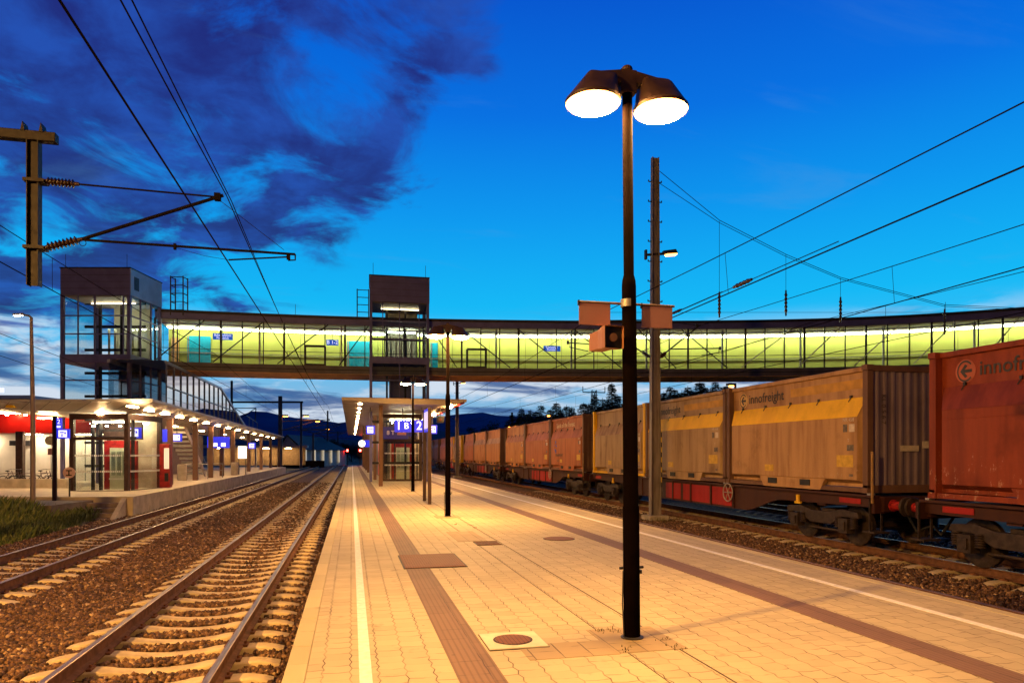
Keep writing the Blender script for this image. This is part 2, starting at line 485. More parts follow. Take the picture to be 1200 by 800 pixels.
# ballast beds (raised trapezoids with shoulders)
def bedpoly(x0, x1, lo, hi): return [(x0 - .5, lo), (x1 + .5, lo), (x1, hi), (x0, hi)]
m_ = MB()
m_.prism(bedpoly(-8.5, -.46, -.94, -.80), -8, 420, lambda p, t: (p[0], t, p[1]))
m_.prism(bedpoly(6.5, 19.2, -.94, -.80), -8, 420, lambda p, t: (p[0], t, p[1]))
tag(m_.build('ballast_bed', bed), kind='structure')

# island platform
PL, PR, PY0, PY1 = -.48, 6.50, -14.0, 104.0
m_ = MB().box(PL + .06, PR - .06, PY0, PY1, -.94, -.14)
tag(m_.build('platform_base', conc), kind='structure')
m_ = MB().box(PL + .16, PR - .16, PY0, PY1, -.14, 0)
tag(m_.build('platform_pavement', paver), kind='structure')
m_ = MB()
y = PY0
while y < PY1:
    e = min(y + 1.0, PY1)
    m_.box(PL, PL + .157, y + .003, e - .003, -.14, .004); m_.box(PR - .157, PR, y + .003, e - .003, -.14, .004); y += 1.0
tag(m_.build('platform_kerb', kerb_stone, bevel=.008), kind='structure')
line_m = M('worn_white_line', (.80, .78, .72), .6, 0, .12, 14)
m_ = MB(); m_.box(.055, .145, PY0, PY1, 0, .004); m_.box(5.70, 5.80, PY0, PY1, 0, .004)
tag(m_.build('platform_marking', line_m), kind='structure')
m_ = MB()
for x0, x1 in ((.74, 1.07), (4.40, 4.75)): m_.box(x0, x1, PY0, PY1, 0, .0045)
tag(m_.build('tactile_path', tactile), kind='structure')
# drainage seams and patched squares round the lamp feet
seam = M('seam_dirt', (.06, .04, .028), .9, 0, .4, 9)
patch_m = paver_mat('patched_pavers', (.36, .27, .15), (.07, .045, .03), .235, .20, .0)
m_ = MB()
m_.box(2.62, 2.632, PY0, 36, 0, .003); m_.box(2.17, 2.176, PY0, 36, 0, .003)
tag(m_.build('pavement_seam', seam), kind='structure')
m_ = MB()
for yy in (5.64, 17.67, 29.9): m_.box(2.08, 2.70, yy - .42, yy + .33, 0, .0042)
m_.box(1.9, 2.45, 12.55, 14.2, 0, .0038); m_.box(1.35, 2.1, 5.2, 5.62, 0, .0036)
tag(m_.build('pavement_patch', patch_m), kind='structure')

# ================================================================== TRACKS
RAIL = [(-.075, 0), (.075, 0), (.075, .012), (.012, .034), (.012, .128), (.036, .140), (.036, .166), (.030, .172), (-.030, .172), (-.036, .166), (-.036, .140), (-.012, .128), (-.012, .034), (-.075, .012)]
sleeper_m = M('concrete_sleeper', (.52, .41, .25), .85, 0, .28, 3, .3, 45)
def sleeper_mesh():
    mb = MB(); xs = np.linspace(-1.3, 1.3, 27); vs = []
    for x in xs:
        a = abs(x); dip = .05 * max(0, 1 - (a / .55) ** 2) if a < .55 else (.0 if a < 1.05 else .05 * ((a - 1.05) / .25) ** 1.5)
        w = .105 + (.02 if .45 < a < 1.05 else 0.); jit = .0
        zt = -dip
        vs += [(x, -w - .03, -.20), (x, -w, zt - .012), (x, -w + .02, zt), (x, w - .02, zt), (x, w, zt - .012), (x, w + .03, -.20)]
    fs = []
    for i in range(len(xs) - 1):
        for k in range(5): fs.append((i * 6 + k, (i + 1) * 6 + k, (i + 1) * 6 + k + 1, i * 6 + k + 1))
    fs += [tuple(range(6)), tuple(reversed(range(len(vs) - 6, len(vs))))]
    mb.add(vs, fs)
    for sx in (-.7525, .7525):
        for s in (-1, 1):
            mb.cbox((sx + s * .105, 0, .012), .05, .16, .03, 1); mb.tube([(sx + s * .10, 0, .01), (sx + s * .10, 0, .055)], .016, 6, mi=1)
    return mb
proto_mesh = None
def make_track(x, y0, label, ns, s0, far_to=None):
    root = thing('railway_track', label, 'railway track', (x, y0, -.55))
    for sx in (-.7525, .7525):
        mb = MB(); n = len(RAIL)
        fs_top = {7}
        P = RAIL
        vs = [(sx + p[0], 0, p[1] - .172) for p in P] + [(sx + p[0], 420, p[1] - .172) for p in P]
        for i in range(n): mb.add([vs[i], vs[(i + 1) % n], vs[n + (i + 1) % n], vs[n + i]], [(0, 1, 2, 3)], 1 if i in (6, 7, 8) else 0)
        mb.build('rail', [rail_side, rail_top], root, local=True)
    global proto_mesh
    if proto_mesh is None:
        o = sleeper_mesh().build('sleeper', [sleeper_m, rust], root, local=True); proto_mesh = o.data
        o.modifiers.new('edges', 'EDGE_SPLIT').split_angle = R(35)
        bpy.data.objects.remove(o)
    for k in range(ns):
        o = bpy.data.objects.new('sleeper', proto_mesh); COL.objects.link(o); o.parent = root
        o.location = (random.uniform(-.012, .012), s0 + k * .62 - y0 + random.uniform(-.012, .012), -.172 - .004); o.rotation_euler = (0, 0, random.uniform(-.008, .008))
    if far_to:
        mb = MB(); yy = s0 + ns * .62
        while yy < far_to:
            mb.box(-1.3, 1.3, yy - y0 - .12, yy - y0 + .12, -.3, -.178); yy += .62
        tag(mb.build('sleeper', sleeper_m, root, local=True), kind='stuff')
    return root
make_track(-2.1, -2, 'main railway track with curved pale sleepers running beside the near platform edge', 92, 4.6, 130)
make_track(-6.5, -2, 'railway track along the raised edge of the far left platform', 80, 9.5, 120)
make_track(8.15, -2, 'railway track hidden beside the right edge of the paved platform', 40, 6.0)
make_track(12.55, -2, 'railway track carrying the row of container wagons', 60, 6.0)
make_track(17.0, -2, 'blue glinting railway track glimpsed beyond and beneath the wagons', 30, 8.0)

# ballast stones
def stones(regions):
    V, Fc = [], []
    cube = np.array([(-1, -1, -1), (1, -1, -1), (1, 1, -1), (-1, 1, -1), (-1, -1, 1), (1, -1, 1), (1, 1, 1), (-1, 1, 1)], float)
    quads = np.array([(0, 3, 2, 1), (4, 5, 6, 7), (0, 1, 5, 4), (1, 2, 6, 5), (2, 3, 7, 6), (3, 0, 4, 7)])
    pts = []
    for x0, x1, y0, y1, dens, size in regions:
        n = int((x1 - x0) * (y1 - y0) * dens)
        p = np.stack([rng.uniform(x0, x1, n), rng.uniform(y0, y1, n), np.full(n, -.792), np.full(n, size)], 1); pts.append(p)
    p = np.concatenate(pts)
    keep = np.ones(len(p), bool)
    for tx, s0 in zip(TRACKS, (9.5, 4.6, 6., 6., 8.)):
        dxx = np.abs(p[:, 0] - tx)
        for rx in (.7525,): keep &= np.abs(dxx - rx) > .12
        on = (dxx < 1.34) & (np.abs((p[:, 1] - s0 + .31) % .62 - .31) < .155)
        keep &= ~on
        near = (dxx < 1.34)
    p = p[keep]; n = len(p)
    sc = p[:, 3][:, None] * rng.uniform(.55, 1.25, (n, 1)) * rng.uniform(.7, 1.15, (n, 3)) * .5
    loc = cube[None] * rng.uniform(.62, 1.08, (n, 8, 3)); loc = loc * sc[:, None, :]
    q = rng.normal(size=(n, 4)); q /= np.linalg.norm(q, axis=1)[:, None]; w, x, y, z = q.T
    Rm = np.stack([np.stack([1 - 2 * (y * y + z * z), 2 * (x * y - z * w), 2 * (x * z + y * w)], -1), np.stack([2 * (x * y + z * w), 1 - 2 * (x * x + z * z), 2 * (y * z - x * w)], -1), np.stack([2 * (x * z - y * w), 2 * (y * z + x * w), 1 - 2 * (x * x + y * y)], -1)], 1)
    v = np.einsum('nij,nkj->nki', Rm, loc) + p[:, None, :3]
    v[:, :, 2] += rng.uniform(-.012, .028, n)[:, None]
    v = v.reshape(-1, 3); f = (quads[None] + (np.arange(n) * 8)[:, None, None]).reshape(-1, 4)
    me = bpy.data.meshes.new('gravel'); me.vertices.add(len(v)); me.vertices.foreach_set('co', v.ravel())
    me.loops.add(f.size); me.loops.foreach_set('vertex_index', f.ravel().astype(np.int32))
    me.polygons.add(len(f)); me.polygons.foreach_set('loop_start', np.arange(0, f.size, 4, dtype=np.int32)); me.polygons.foreach_set('loop_total', np.full(len(f), 4, np.int32))
    me.update(); me.validate(); me.materials.append(stone)
    o = bpy.data.objects.new('gravel', me); COL.objects.link(o)
    return tag(o, 'brown broken stone ballast lying between and around the rails', 'gravel', kind='stuff')
stones([(-5.6, -.50, 4.8, 13, 1050, .047), (-8.8, -.5, 13, 22, 520, .055), (-8.8, -.5, 22, 36, 190, .07), (-8.2, -.5, 36, 60, 50, .09),
        (8.3, 12.0, 4, 22, 520, .052), (8.3, 12.0, 22, 42, 200, .07), (12.0, 19.0, 6, 22, 60, .08)])
# ================================================================== PLATFORM FITTINGS
def cover_mat():
    m, nt, b = new_mat('rusty_cover'); c = coord(nt); x, y, z = sep(nt, c)
    gx = ((x / .035).m('FRACT') - .5).m('ABSOLUTE').smooth(.3, .42); gy = ((y / .035).m('FRACT') - .5).m('ABSOLUTE').smooth(.3, .42)
    g = gx.m('MAXIMUM', gy); n = noise(nt, c, 7, 5)
    nt.links.new(mixc(nt, g * .6, mixc(nt, n, (.15, .045, .012), (.28, .095, .026)), (.05, .02, .012)).k, b.inputs['Base Color'])
    b.inputs['Roughness'].default_value = .7; setbump(nt, b, g * -1., .8, .006); return m
cover = cover_mat()
# square concrete frame with round lid
c0 = PG(601, 750.5); t = thing('manhole', 'round rusty manhole lid set in a pale square concrete frame', 'manhole cover', c0)
MB().box(c0.x - .25, c0.x + .25, c0.y - .25, c0.y + .25, .001, .012).build('frame', M('pale_cover_frame', (.66, .60, .46), .8, 0, .12, 5), t, bevel=.004)
MB().box(c0.x - .256, c0.x + .256, c0.y - .262, c0.y + .262, .0005, .0045).build('joint', seam, t)
MB().lathe([(.155, .012), (.155, .017), (.15, .018)], (c0.x, c0.y, 0), 40).build('lid', cover, t)
MB().lathe([(.170, .0122), (.170, .0142)], (c0.x, c0.y, 0), 40).build('rim', black, t)
c1 = PG(655, 631); t = thing('manhole', 'larger round rusty manhole lid flush in the paving near the right tactile stripe', 'manhole cover', c1)
MB().lathe([(.30, .001), (.30, .006)], (c1.x, c1.y, 0), 40).build('rim', black, t)
MB().lathe([(.285, .006), (.285, .011), (.28, .012)], (c1.x, c1.y, 0), 40).build('lid', cover, t)
c2 = PG(505, 657); t = thing('floor_grating', 'large rust brown square grating lying across the left tactile stripe', 'grating', c2)
mb = MB().box(c2.x - .45, c2.x + .45, c2.y - .66, c2.y + .66, .001, .008); mb.build('frame', black, t)
MB().box(c2.x - .43, c2.x + .43, c2.y - .64, c2.y + .64, .008, .016).build('lid', cover, t, bevel=.003)
c3 = PG(571, 636.5); t = thing('drain_grate', 'small dark slotted drain grate in the middle of the paving', 'drain', c3)
MB().box(c3.x - .22, c3.x + .22, c3.y - .24, c3.y + .24, .001, .006).build('pit', black, t)
mb = MB()
for k in range(9): mb.box(c3.x - .19 + k * .046, c3.x - .166 + k * .046, c3.y - .21, c3.y + .21, .006, .012)
mb.box(c3.x - .22, c3.x + .22, c3.y - .24, c3.y - .215, .006, .014); mb.box(c3.x - .22, c3.x + .22, c3.y + .215, c3.y + .24, .006, .014)
mb.build('bars', rust, t)

# weeds at lamp feet
def tuft(name, label, pts, n, h, mat, cat='grass', spread=.12):
    mb = MB()
    for (px, py, pz) in pts:
        for k in range(n):
            a = random.uniform(0, 6.28); r = spread * random.random(); x, y = px + r * math.cos(a), py + r * math.sin(a)
            hh = h * random.uniform(.4, 1.1); ld = random.uniform(0, 6.28); lx, ly = math.cos(ld) * hh * .5, math.sin(ld) * hh * .5; w = .0035 + hh * .012
            wx, wy = -math.sin(ld) * w, math.cos(ld) * w
            mb.add([(x - wx, y - wy, pz), (x + wx, y + wy, pz), (x + lx * .4 + wx * .7, y + ly * .4 + wy * .7, pz + hh * .65), (x + lx, y + ly, pz + hh), (x + lx * .4 - wx * .7, y + ly * .4 - wy * .7, pz + hh * .65)], [(0, 1, 2, 3, 4)])
    o = mb.build(name, mat); return tag(o, label, cat, kind='stuff')
weed_m = M('dry_weed', (.10, .075, .025), .9, 0, .4, 4)
tuft('weeds', 'dry weeds sprouting from the paving joints round the lamp feet', [(2.28, 5.85, 0), (2.2, 5.9, 0), (2.3, 5.95, 0), (2.62, 5.5, 0), (2.63, 5.2, 0), (2.18, 5.3, 0), (2.62, 15.4, 0), (2.6, 14.8, 0), (2.3, 15.6, 0), (2.62, 5.35, 0)], 12, .035, weed_m, 'weeds', .09)
tuft('weeds', 'weeds growing in the ballast around the foot of the tall mast', [(10.7 + random.uniform(-.8, .9), 23 + random.uniform(-1.2, 1.5), -.76) for _ in range(22)], 16, .16, M('green_weed', (.09, .085, .03), .9, 0, .4, 4), 'weeds', .18)

# ================================================================== PLATFORM LAMPS
def make_lamp(label):
    t = thing('platform_lamp', label, 'lamp', (0, 0, 0), 0, 'twin headed lamps along the platform')
    MB().lathe([(.072, 0), (.072, 1.12), (.066, 1.13), (.062, 3.0), (.058, 3.05), (.045, 3.1), (.043, 4.78), (.03, 4.80)], n=20).build('pole', pole_paint, t, True, local=True)
    MB().lathe([(.10, 0), (.10, .012), (.08, .02)], n=20).build('base_plate', dark_steel, t, True, local=True)
    mb = MB().box(.068, .085, -.03, .03, .55, .58); mb.tube([(-.075, 0, .60), (-.11, 0, .60)], .012, 8); mb.tube([(.075, 0, .60), (.11, 0, .60)], .012, 8)
    mb.tube([(-.085, -.02, .58), (-.095, -.02, .3), (-.082, -.02, .02)], .006, 6)
    mb.build('cable_clamp', dark_steel, t, local=True)
    mb = MB().box(-.075, .075, -.05, .05, 4.64, 4.83); mb.lathe([(.05, 4.83), (.05, 4.86), (.03, 4.88)], n=14)
    mb.build('cap', brown_steel, t, bevel=.008, local=True)
    for s in (-1, 1):
        h = MB()
        # swept hood: rectangular neck at the pole flaring to a round rim
        n = 28; vs = []
        rings = [(s * .315, .005, .235, .235), (s * .315, .03, .242, .242), (s * .312, .055, .222, .222), (s * .255, .225, .135, .105), (s * .25, .245, .12, .09), (s * .25, .250, .09, .06)]
        for cx, z, rx, ry in rings:
            e_ = 1. - .72 * min(1, max(0, (z - .055) / .16))     # round rim, square flat top
            for k in range(n):
                a = 2 * math.pi * k / n + math.pi / n; ca, sa_ = math.cos(a), math.sin(a)
                vs.append((cx + rx * math.copysign(abs(ca) ** e_, ca), ry * math.copysign(abs(sa_) ** e_, sa_), 4.52 + z))
        fs = [(i * n + k, i * n + (k + 1) % n, (i + 1) * n + (k + 1) % n, (i + 1) * n + k) for i in range(len(rings) - 1) for k in range(n)]
        fs.append(tuple(range((len(rings) - 1) * n, len(rings) * n)))
        h.add(vs, fs)
        hd = h.build('lamp_head', brown_steel, t, True, local=True)
        MB().bar((s * .06, 0, 4.775), (s * .27, 0, 4.74), .10, .10).build('arm', brown_steel, hd, bevel=.01, local=True)
        MB().lathe([(.222, 4.522), (.212, 4.512), (.165, 4.490), (.09, 4.474), (.0, 4.470)], (s * .315, 0, 0), 28).build('lens', lens_warm, hd, True, local=True)
    return t
lamp = make_lamp('tall twin headed platform lamp nearest the viewer, carrying sign plates and a loudspeaker')
lamp.scale = (1, 1, 1.02); lamp.location = (2.385, 5.64, 0); lamp.rotation_euler = (0, R(-.55), 0)
dup(lamp, None, (2.41, 17.67, 0), 'twin headed platform lamp in mid distance, its lit heads in front of the bridge glazing').rotation_euler = (0, 0, 0)
dup(lamp, None, (2.57, 29.9, 0), 'smallest twin headed platform lamp, close in front of the lift shaft').rotation_euler = (0, 0, 0)
bright = emis('bright_sodium_glow', (1., .50, .13), 980)
for o in list(COL.objects):
    if o.name.startswith('lens') and o.parent and o.parent.parent and o.parent.parent.name.startswith('platform_lamp') and o.parent.parent is not lamp and o.parent.parent.location.y < 25:
        o.data = o.data.copy(); o.data.materials[0] = bright
t = thing('street_lamp', 'tall sodium street lamp left of the viewpoint, outside the picture', 'lamp', (-10.6, .6, -.8))
MB().lathe([(.10, -.8), (.09, 2), (.06, 7.6)], (-10.6, .6, 0), 14).build('pole', pole_paint, t, True)
hd = MB().bar((-10.7, .6, 7.62), (-9.7, .95, 7.72), .30, .14).build('lamp_head', pole_paint, t, bevel=.03)
MB().lathe([(.0, 7.44), (.12, 7.47), (.17, 7.56), (.17, 7.60)], (-9.95, .86, 0), 16).build('lens', emis('sodium_flood_glow', (1., .50, .12), 18500), hd, True)
# sign plates on the near lamp and loudspeaker
z0 = 2.90
t = thing('sign_bracket', 'pair of blank reddish sign plates hanging from a crossbar on the near lamp pole', 'sign', (2.345, 5.64, 0))
MB().tube([(1.895, 5.66, z0 + .012), (2.795, 5.66, z0 + .012)], .011, 8).build('crossbar', brown_steel, t)
MB().lathe([(.062, z0 - .02), (.062, z0 + .045)], (2.345, 5.64, 0), 18).build('clamp', galv, t, True)
for xa, xb in ((1.905, 2.19), (2.485, 2.775)):
    MB().box(xa, xb, 5.652, 5.668, z0 - .185, z0 + .002).build('plate', sign_back, t, bevel=.004)
    MB().box(xa - .008, xa, 5.645, 5.675, z0 - .02, z0 + .025).build('end_cap', black, t)
t = thing('loudspeaker', 'tan horn loudspeaker with a square mouth fixed to the near lamp pole', 'loudspeaker', (2.18, 5.62, 2.62))
ax = Vector((.10, -.995, 0)).normalized(); sd = ax.cross(Vector((0, 0, 1))).normalized(); up = sd.cross(ax)
def loft(mb, secs, c):
    vs = []
    for tt, w, h in secs:
        for a, b in ((-1, -1), (1, -1), (1, 1), (-1, 1)): vs.append(c + ax * tt + sd * (a * w / 2) + up * (b * h / 2))
    fs = [(i * 4 + k, i * 4 + (k + 1) % 4, (i + 1) * 4 + (k + 1) % 4, (i + 1) * 4 + k) for i in range(len(secs) - 1) for k in range(4)]
    fs += [(3, 2, 1, 0)]
    return mb.add(vs, fs)
sp = M('tan_loudspeaker', (.30, .14, .07), .5, 0, .1, 4)
cc = PY(720, 394.5, 5.42)
mb = loft(MB(), [(-.36, .13, .15), (-.18, .13, .16), (-.06, .17, .185), (0, .175, .19)], cc); mb.build('horn', sp, t, bevel=.006)
mb = MB(); vs = [cc + ax * -.03 + sd * (a * .078) + up * (b * .085) for a, b in ((-1, -1), (1, -1), (1, 1), (-1, 1))]; mb.add(vs, [(0, 1, 2, 3)]); mb.build('mouth', black, t)
mb = MB().tube([cc + ax * -.03, cc + ax * -.012], .035, 16); mb.build('driver', M('driver_cone', (.16, .08, .05), .6), t)
MB().bar(cc + ax * -.2, (2.345, 5.64, 2.62), .03, .05).build('bracket', dark_steel, t)
# ================================================================== SHELTER + LIFT on island platform
def tower(name, label, A, B, depth, zs, zt_frame, rows, cols, zlow, low_rows, low_cols, base_z, nm='lift tower', louvre=False):
    """A, B: front corners left/right; zs: (top, clad_bottom, band_top, band_bottom)"""
    A = Vector((A.x, A.y, 0)); B = Vector((B.x, B.y, 0)); dxv = (B - A).normalized(); W = (B - A).length
    nv = Vector((-dxv.y, dxv.x, 0))
    if nv.y < 0: nv = -nv
    D = depth; c = A + dxv * W / 2 + nv * D / 2
    t = thing(name, label, nm, (c.x, c.y, base_z))
    L = lambda s, n, z: A + dxv * s + nv * n + Vector((0, 0, z))
    def obox(mb, s0, s1, n0, n1, z0, z1):
        mb.add([L(s, n, z) for s in (s0, s1) for n in (n0, n1) for z in (z0, z1)], [(0, 1, 3, 2), (4, 6, 7, 5), (0, 4, 5, 1), (2, 3, 7, 6), (0, 2, 6, 4), (1, 5, 7, 3)]); return mb
    top, cb, bt, bb = zs
    obox(MB(), 0, W, 0, D, cb, top).build('cladding', purple_clad, t, bevel=.02)
    obox(MB(), -.03, W + .03, -.03, D + .03, top, top + .05).build('coping', dark_steel, t)
    side = obox(MB(), W + .003, W + .02, .02, D - .02, cb + .01, top - .01).build('sky_sheen_side', pale_clad, t)  # separate paler sheet: sky reflection put into its colour
    if louvre: obox(MB(), W + .02, W + .03, .35, .8, cb + .35, top - .35).build('louvre', dark_steel, side)
    # seams of panels
    mb = MB()
    for k in range(1, 4): obox(mb, 0, W, -.004, 0, cb + (top - cb) * k / 4 - .006, cb + (top - cb) * k / 4 + .006)
    mb.build('panel_joint', dark_steel, t)
    obox(MB(), -.02, W + .02, -.02, D, bb, bt).build('band', purple_clad, t, bevel=.01)
    pw = .16
    for s in (0, W - pw):
        for n in (0, D - pw): obox(MB(), s, s + pw, n, n + pw, base_z, cb).build('corner_post', purple_clad, t)
    # glass fronts
    for z0, z1, rw, cl in ((bt, cb, rows, cols), (zlow, bb, low_rows, low_cols)):
        obox(MB(), pw, W - pw, .05, .06, z0, z1).build('glazing', dark_glass, t)
        obox(MB(), W - .06, W - .05, pw, D - pw, z0, z1).build('glazing', dark_glass, t)
        obox(MB(), .05, .06, pw, D - pw, z0, z1).build('glazing', dark_glass, t)
        mb = MB()
        for z in rw: obox(mb, pw, W - pw, .0, .07, z - .03, z + .03); obox(mb, W - .07, W, pw, D - pw, z - .03, z + .03)
        for f, w in cl: obox(mb, W * f - w / 2, W * f + w / 2, .002, .072, z0, z1)
        for f in (.33, .66): obox(mb, W - .072, W - .002, D * f - .025, D * f + .025, z0, z1)
        mb.build('mullion', purple_clad, t)
    # inner shaft: dark steel guide rails, beams and pale rear wall
    mb = MB()
    for s in (.30, .62): obox(mb, W * s - .06, W * s + .06, D * .5, D * .5 + .12, base_z, cb + .2)
    for z in np.arange(base_z + 1, cb, 1.25): obox(mb, pw, W - pw, D * .55, D * .55 + .10, z, z + .14)
    mb.build('shaft_frame', dark_steel, t)
    obox(MB(), W * .28, W * .86, D - .14, D - .08, bt + .1, cb).build('rear_wall', M('grey_inner_wall', (.50, .46, .36), .7, 0, .15, 1), t)
    obox(MB(), W * .35, W * .75, D - .14, D - .08, zlow, bb).build('rear_wall', purple_clad, t)
    obox(MB(), pw + .02, W - pw - .02, .1, D - .15, cb - .06, cb - .02).build('inner_ceiling', beige_panel, t)
    # lift landing bars lit inside
    mb = MB()
    for k in range(6): obox(mb, W * (.36 + k * .09), W * (.36 + k * .09) + .10, D * .62, D * .62 + .05, bt + .15, bt + .15 + 1.5)
    mb.build('landing_bars', M('pale_bars', (.50, .47, .36), .5), t)
    obox(MB(), W * .30, W * .80, D * .60, D * .60 + .05, bt + 1.72, bt + 1.80).build('inner_light', tube_light, t)
    obox(MB(), W * .2, W * .85, D * .45, D * .45 + .06, cb - .14, cb - .10).build('inner_light', emis('warm_inner_glow', (1., .78, .45), 9), t)
    return t, L, W, D


def antenna_and_ladder(t, L, W, D, top, s_l, z0):
    for s in (.06, .94): MB().tube([L(W * s, .1, top), L(W * s, .1, top + .75)], .012, 6).build('lightning_rod', dark_steel, t)
    mb = MB()
    for n in (0, .55):
        mb.bar(L(s_l, D + .1 + n, z0), L(s_l, D + .1 + n, z0 + 2.2), .06)
        mb.bar(L(s_l + .7, D + .1 + n, z0), L(s_l + .7, D + .1 + n, z0 + 2.2), .06)
    for k in range(5):
        z = z0 + .3 + k * .46
        mb.bar(L(s_l, D + .1, z), L(s_l + .7, D + .1, z), .04); mb.bar(L(s_l, D + .1, z), L(s_l, D + .65, z), .04); mb.bar(L(s_l + .7, D + .1, z), L(s_l + .7, D + .65, z), .04)
    mb.build('roof_ladder', dark_steel, t)

A, B = PZ(433, 40.0), PZ(503, 40.7)
tm, L, W, D = tower('lift_tower', 'dark violet lift tower with glazed shaft rising from the middle platform canopy', A, B, 3.2, (11.95, 10.46, 7.27, 6.87), None, (9.36, 8.30), [(.5, .05), (.22, .05), (.83, .05)], 4.2, (5.9,), [(.5, .05)], 0.)
antenna_and_ladder(tm, L, W, D, 11.95, -.75, 9.7)
LT = 35.5
A, B = PZ(70.5, LT), PZ(152.5, LT)
tl, L, W, D = tower('lift_tower', 'broad lift tower, sky reflection coloured onto its louvred side, above the left platform canopy', A, B, 3.2, (11.15, 9.77, 6.73, 6.29), None, (8.72, 7.78), [(.25, .05), (.49, .09), (.90, .05)], 3.9, (5.4,), [(.5, .05)], -.1, louvre=True)
antenna_and_ladder(tl, L, W, D, 11.15, W + .45, 9.4)


def lobby(name, label, A, B, depth, z0, z1, cat='lift lobby'):
    A = Vector((A.x, A.y, 0)); B = Vector((B.x, B.y, 0)); dxv = (B - A).normalized(); W = (B - A).length; nv = Vector((-dxv.y, dxv.x, 0)); D = depth
    c = A + dxv * W / 2 + nv * D / 2; t = thing(name, label, cat, (c.x, c.y, z0))
    L = lambda s, n, z: A + dxv * s + nv * n + Vector((0, 0, z))
    def ob(mb, s0, s1, n0, n1, a, b):
        mb.add([L(s, n, z) for s in (s0, s1) for n in (n0, n1) for z in (a, b)], [(0, 1, 3, 2), (4, 6, 7, 5), (0, 4, 5, 1), (2, 3, 7, 6), (0, 2, 6, 4), (1, 5, 7, 3)]); return mb
    pw = W * .07
    for s in (0, W - pw):
        for n in (0, D - pw): ob(MB(), s, s + pw, n, n + pw, z0, z1).build('corner_post', brown_steel, t)
    mb = MB(); ob(mb, pw, W - pw, 0, pw, z1 - .25, z1); ob(mb, pw, W - pw, 0, pw, z0, z0 + .12); ob(mb, pw, W - pw, .02, pw, z0 + 2.35, z0 + 2.47)
    ob(mb, W - pw, W, pw, D - pw, z1 - .25, z1); ob(mb, W - pw, W, pw, D - pw, z0, z0 + .12); mb.build('frame', brown_steel, t)
    ob(MB(), pw, W - pw, .03, .04, z0 + .12, z1 - .25).build('glazing', win_glass, t)
    ob(MB(), W - .04, W - .03, pw, D - pw, z0 + .12, z1 - .25).build('glazing', win_glass, t)
    ob(MB(), .03, .04, pw, D - pw, z0 + .12, z1 - .25).build('glazing', win_glass, t)
    # dashed safety stripes
    mb = MB()
    for zz in (z0 + .92, z0 + 1.62):
        s = pw + .05
        while s < W - pw - .06: ob(mb, s, s + .045, .018, .026, zz, zz + .08); s += .085
        s = pw
        while s < D - pw: ob(mb, W - .026, W - .018, s, s + .045, zz, zz + .08); s += .085
    tag(mb.build('safety_stripe', sign_white, t), kind='stuff')
    # lift car: red surround, pale door with light
    ob(MB(), W * .22, W * .80, D * .55, D * .60, z0 + .02, z0 + 2.35).build('lift_front', red_dark, t)
    mb = MB()
    for f in (.16, .30, .86): ob(mb, W * f, W * f + .07, D * .30, D * .36, z0 + .05, z1 - .2)
    ob(mb, pw, W - pw, D * .30, D * .34, z0 + 2.36, z0 + 2.52); ob(mb, W * .3, W * .86, D * .30, D * .34, z0 + 2.75, z0 + 2.85)
    mb.build('guide_rail', dark_steel, t)
    dr = ob(MB(), W * .34, W * .68, D * .52, D * .55, z0 + .05, z0 + 2.02).build('lift_door', M('pale_lift_door', (.62, .64, .50), .4, .2, .1, 2), t)
    mb = MB()
    for k in range(3): ob(mb, W * (.37 + k * .10), W * (.37 + k * .10) + W * .07, D * .515, D * .52, z0 + .75, z0 + 1.85)
    mb.build('door_window', dark_glass, dr)
    ob(MB(), W * .34, W * .68, D * .50, D * .515, z0 + .55, z0 + .62).build('handrail', white_paint, dr)
    ob(MB(), W * .2, W * .8, D * .30, D * .36, z1 - .35, z1 - .30).build('lobby_light', (bpy.data.materials.get('lobby_glow') or emis('lobby_glow', (1., .82, .48), 85)), t)
    ob(MB(), pw, W - pw, D - .12, D - .06, z0 + .05, z1 - .1).build('rear_wall', conc_pale, t)
    ob(MB(), W * .15, W * .85, D * .80, D * .84, z1 - .35, z1 - .30).build('lobby_light', bpy.data.materials['lobby_glow'] , t)  # second strip, added to brighten the rear wall
    ob(MB(), W * .15, W * .85, D * .62, D * .66, z0 + 2.4, z1 - .3).build('upper_panel', brown_steel, t)
    mb = MB()
    for k in range(3): ob(mb, W * (.25 + .23 * k), W * (.25 + .23 * k) + .06, D * .20, D * .24, z1 - .55, z1 - .49)
    mb.build('spot_light', lens_white, t)
    return t, L, W, D
A, B = PZ(446.5, 41.0), PZ(494.5, 41.3)
lm, L, W, D = lobby('lift_lobby', 'glass lift lobby with dashed safety stripes under the middle canopy', A, B, 2.6, 0, 4.0)
A, B = PZ(81, 30.4), PZ(150, 30.4)
ll, LL, LW, LD = lobby('lift_lobby', 'glass lift lobby with red lift front beside the bicycles and low wall', A, B, 3.0, -.12, 3.38)
# concourse blocks behind the lobbies (stair foot walls)
t = thing('stair_hall', 'brown panelled stair hall behind the glass lobby on the middle platform', 'stair hall', (3, 60, 0))
MB().box(1.95, 4.2, 46, 84, 0, 3.9).build('wall', M('brown_panel', (.16, .085, .05), .5, 0, .1, 1.5), t)
MB().box(1.93, 1.95, 50, 52.5, .1, 2.4).build('door', red_panel, t)


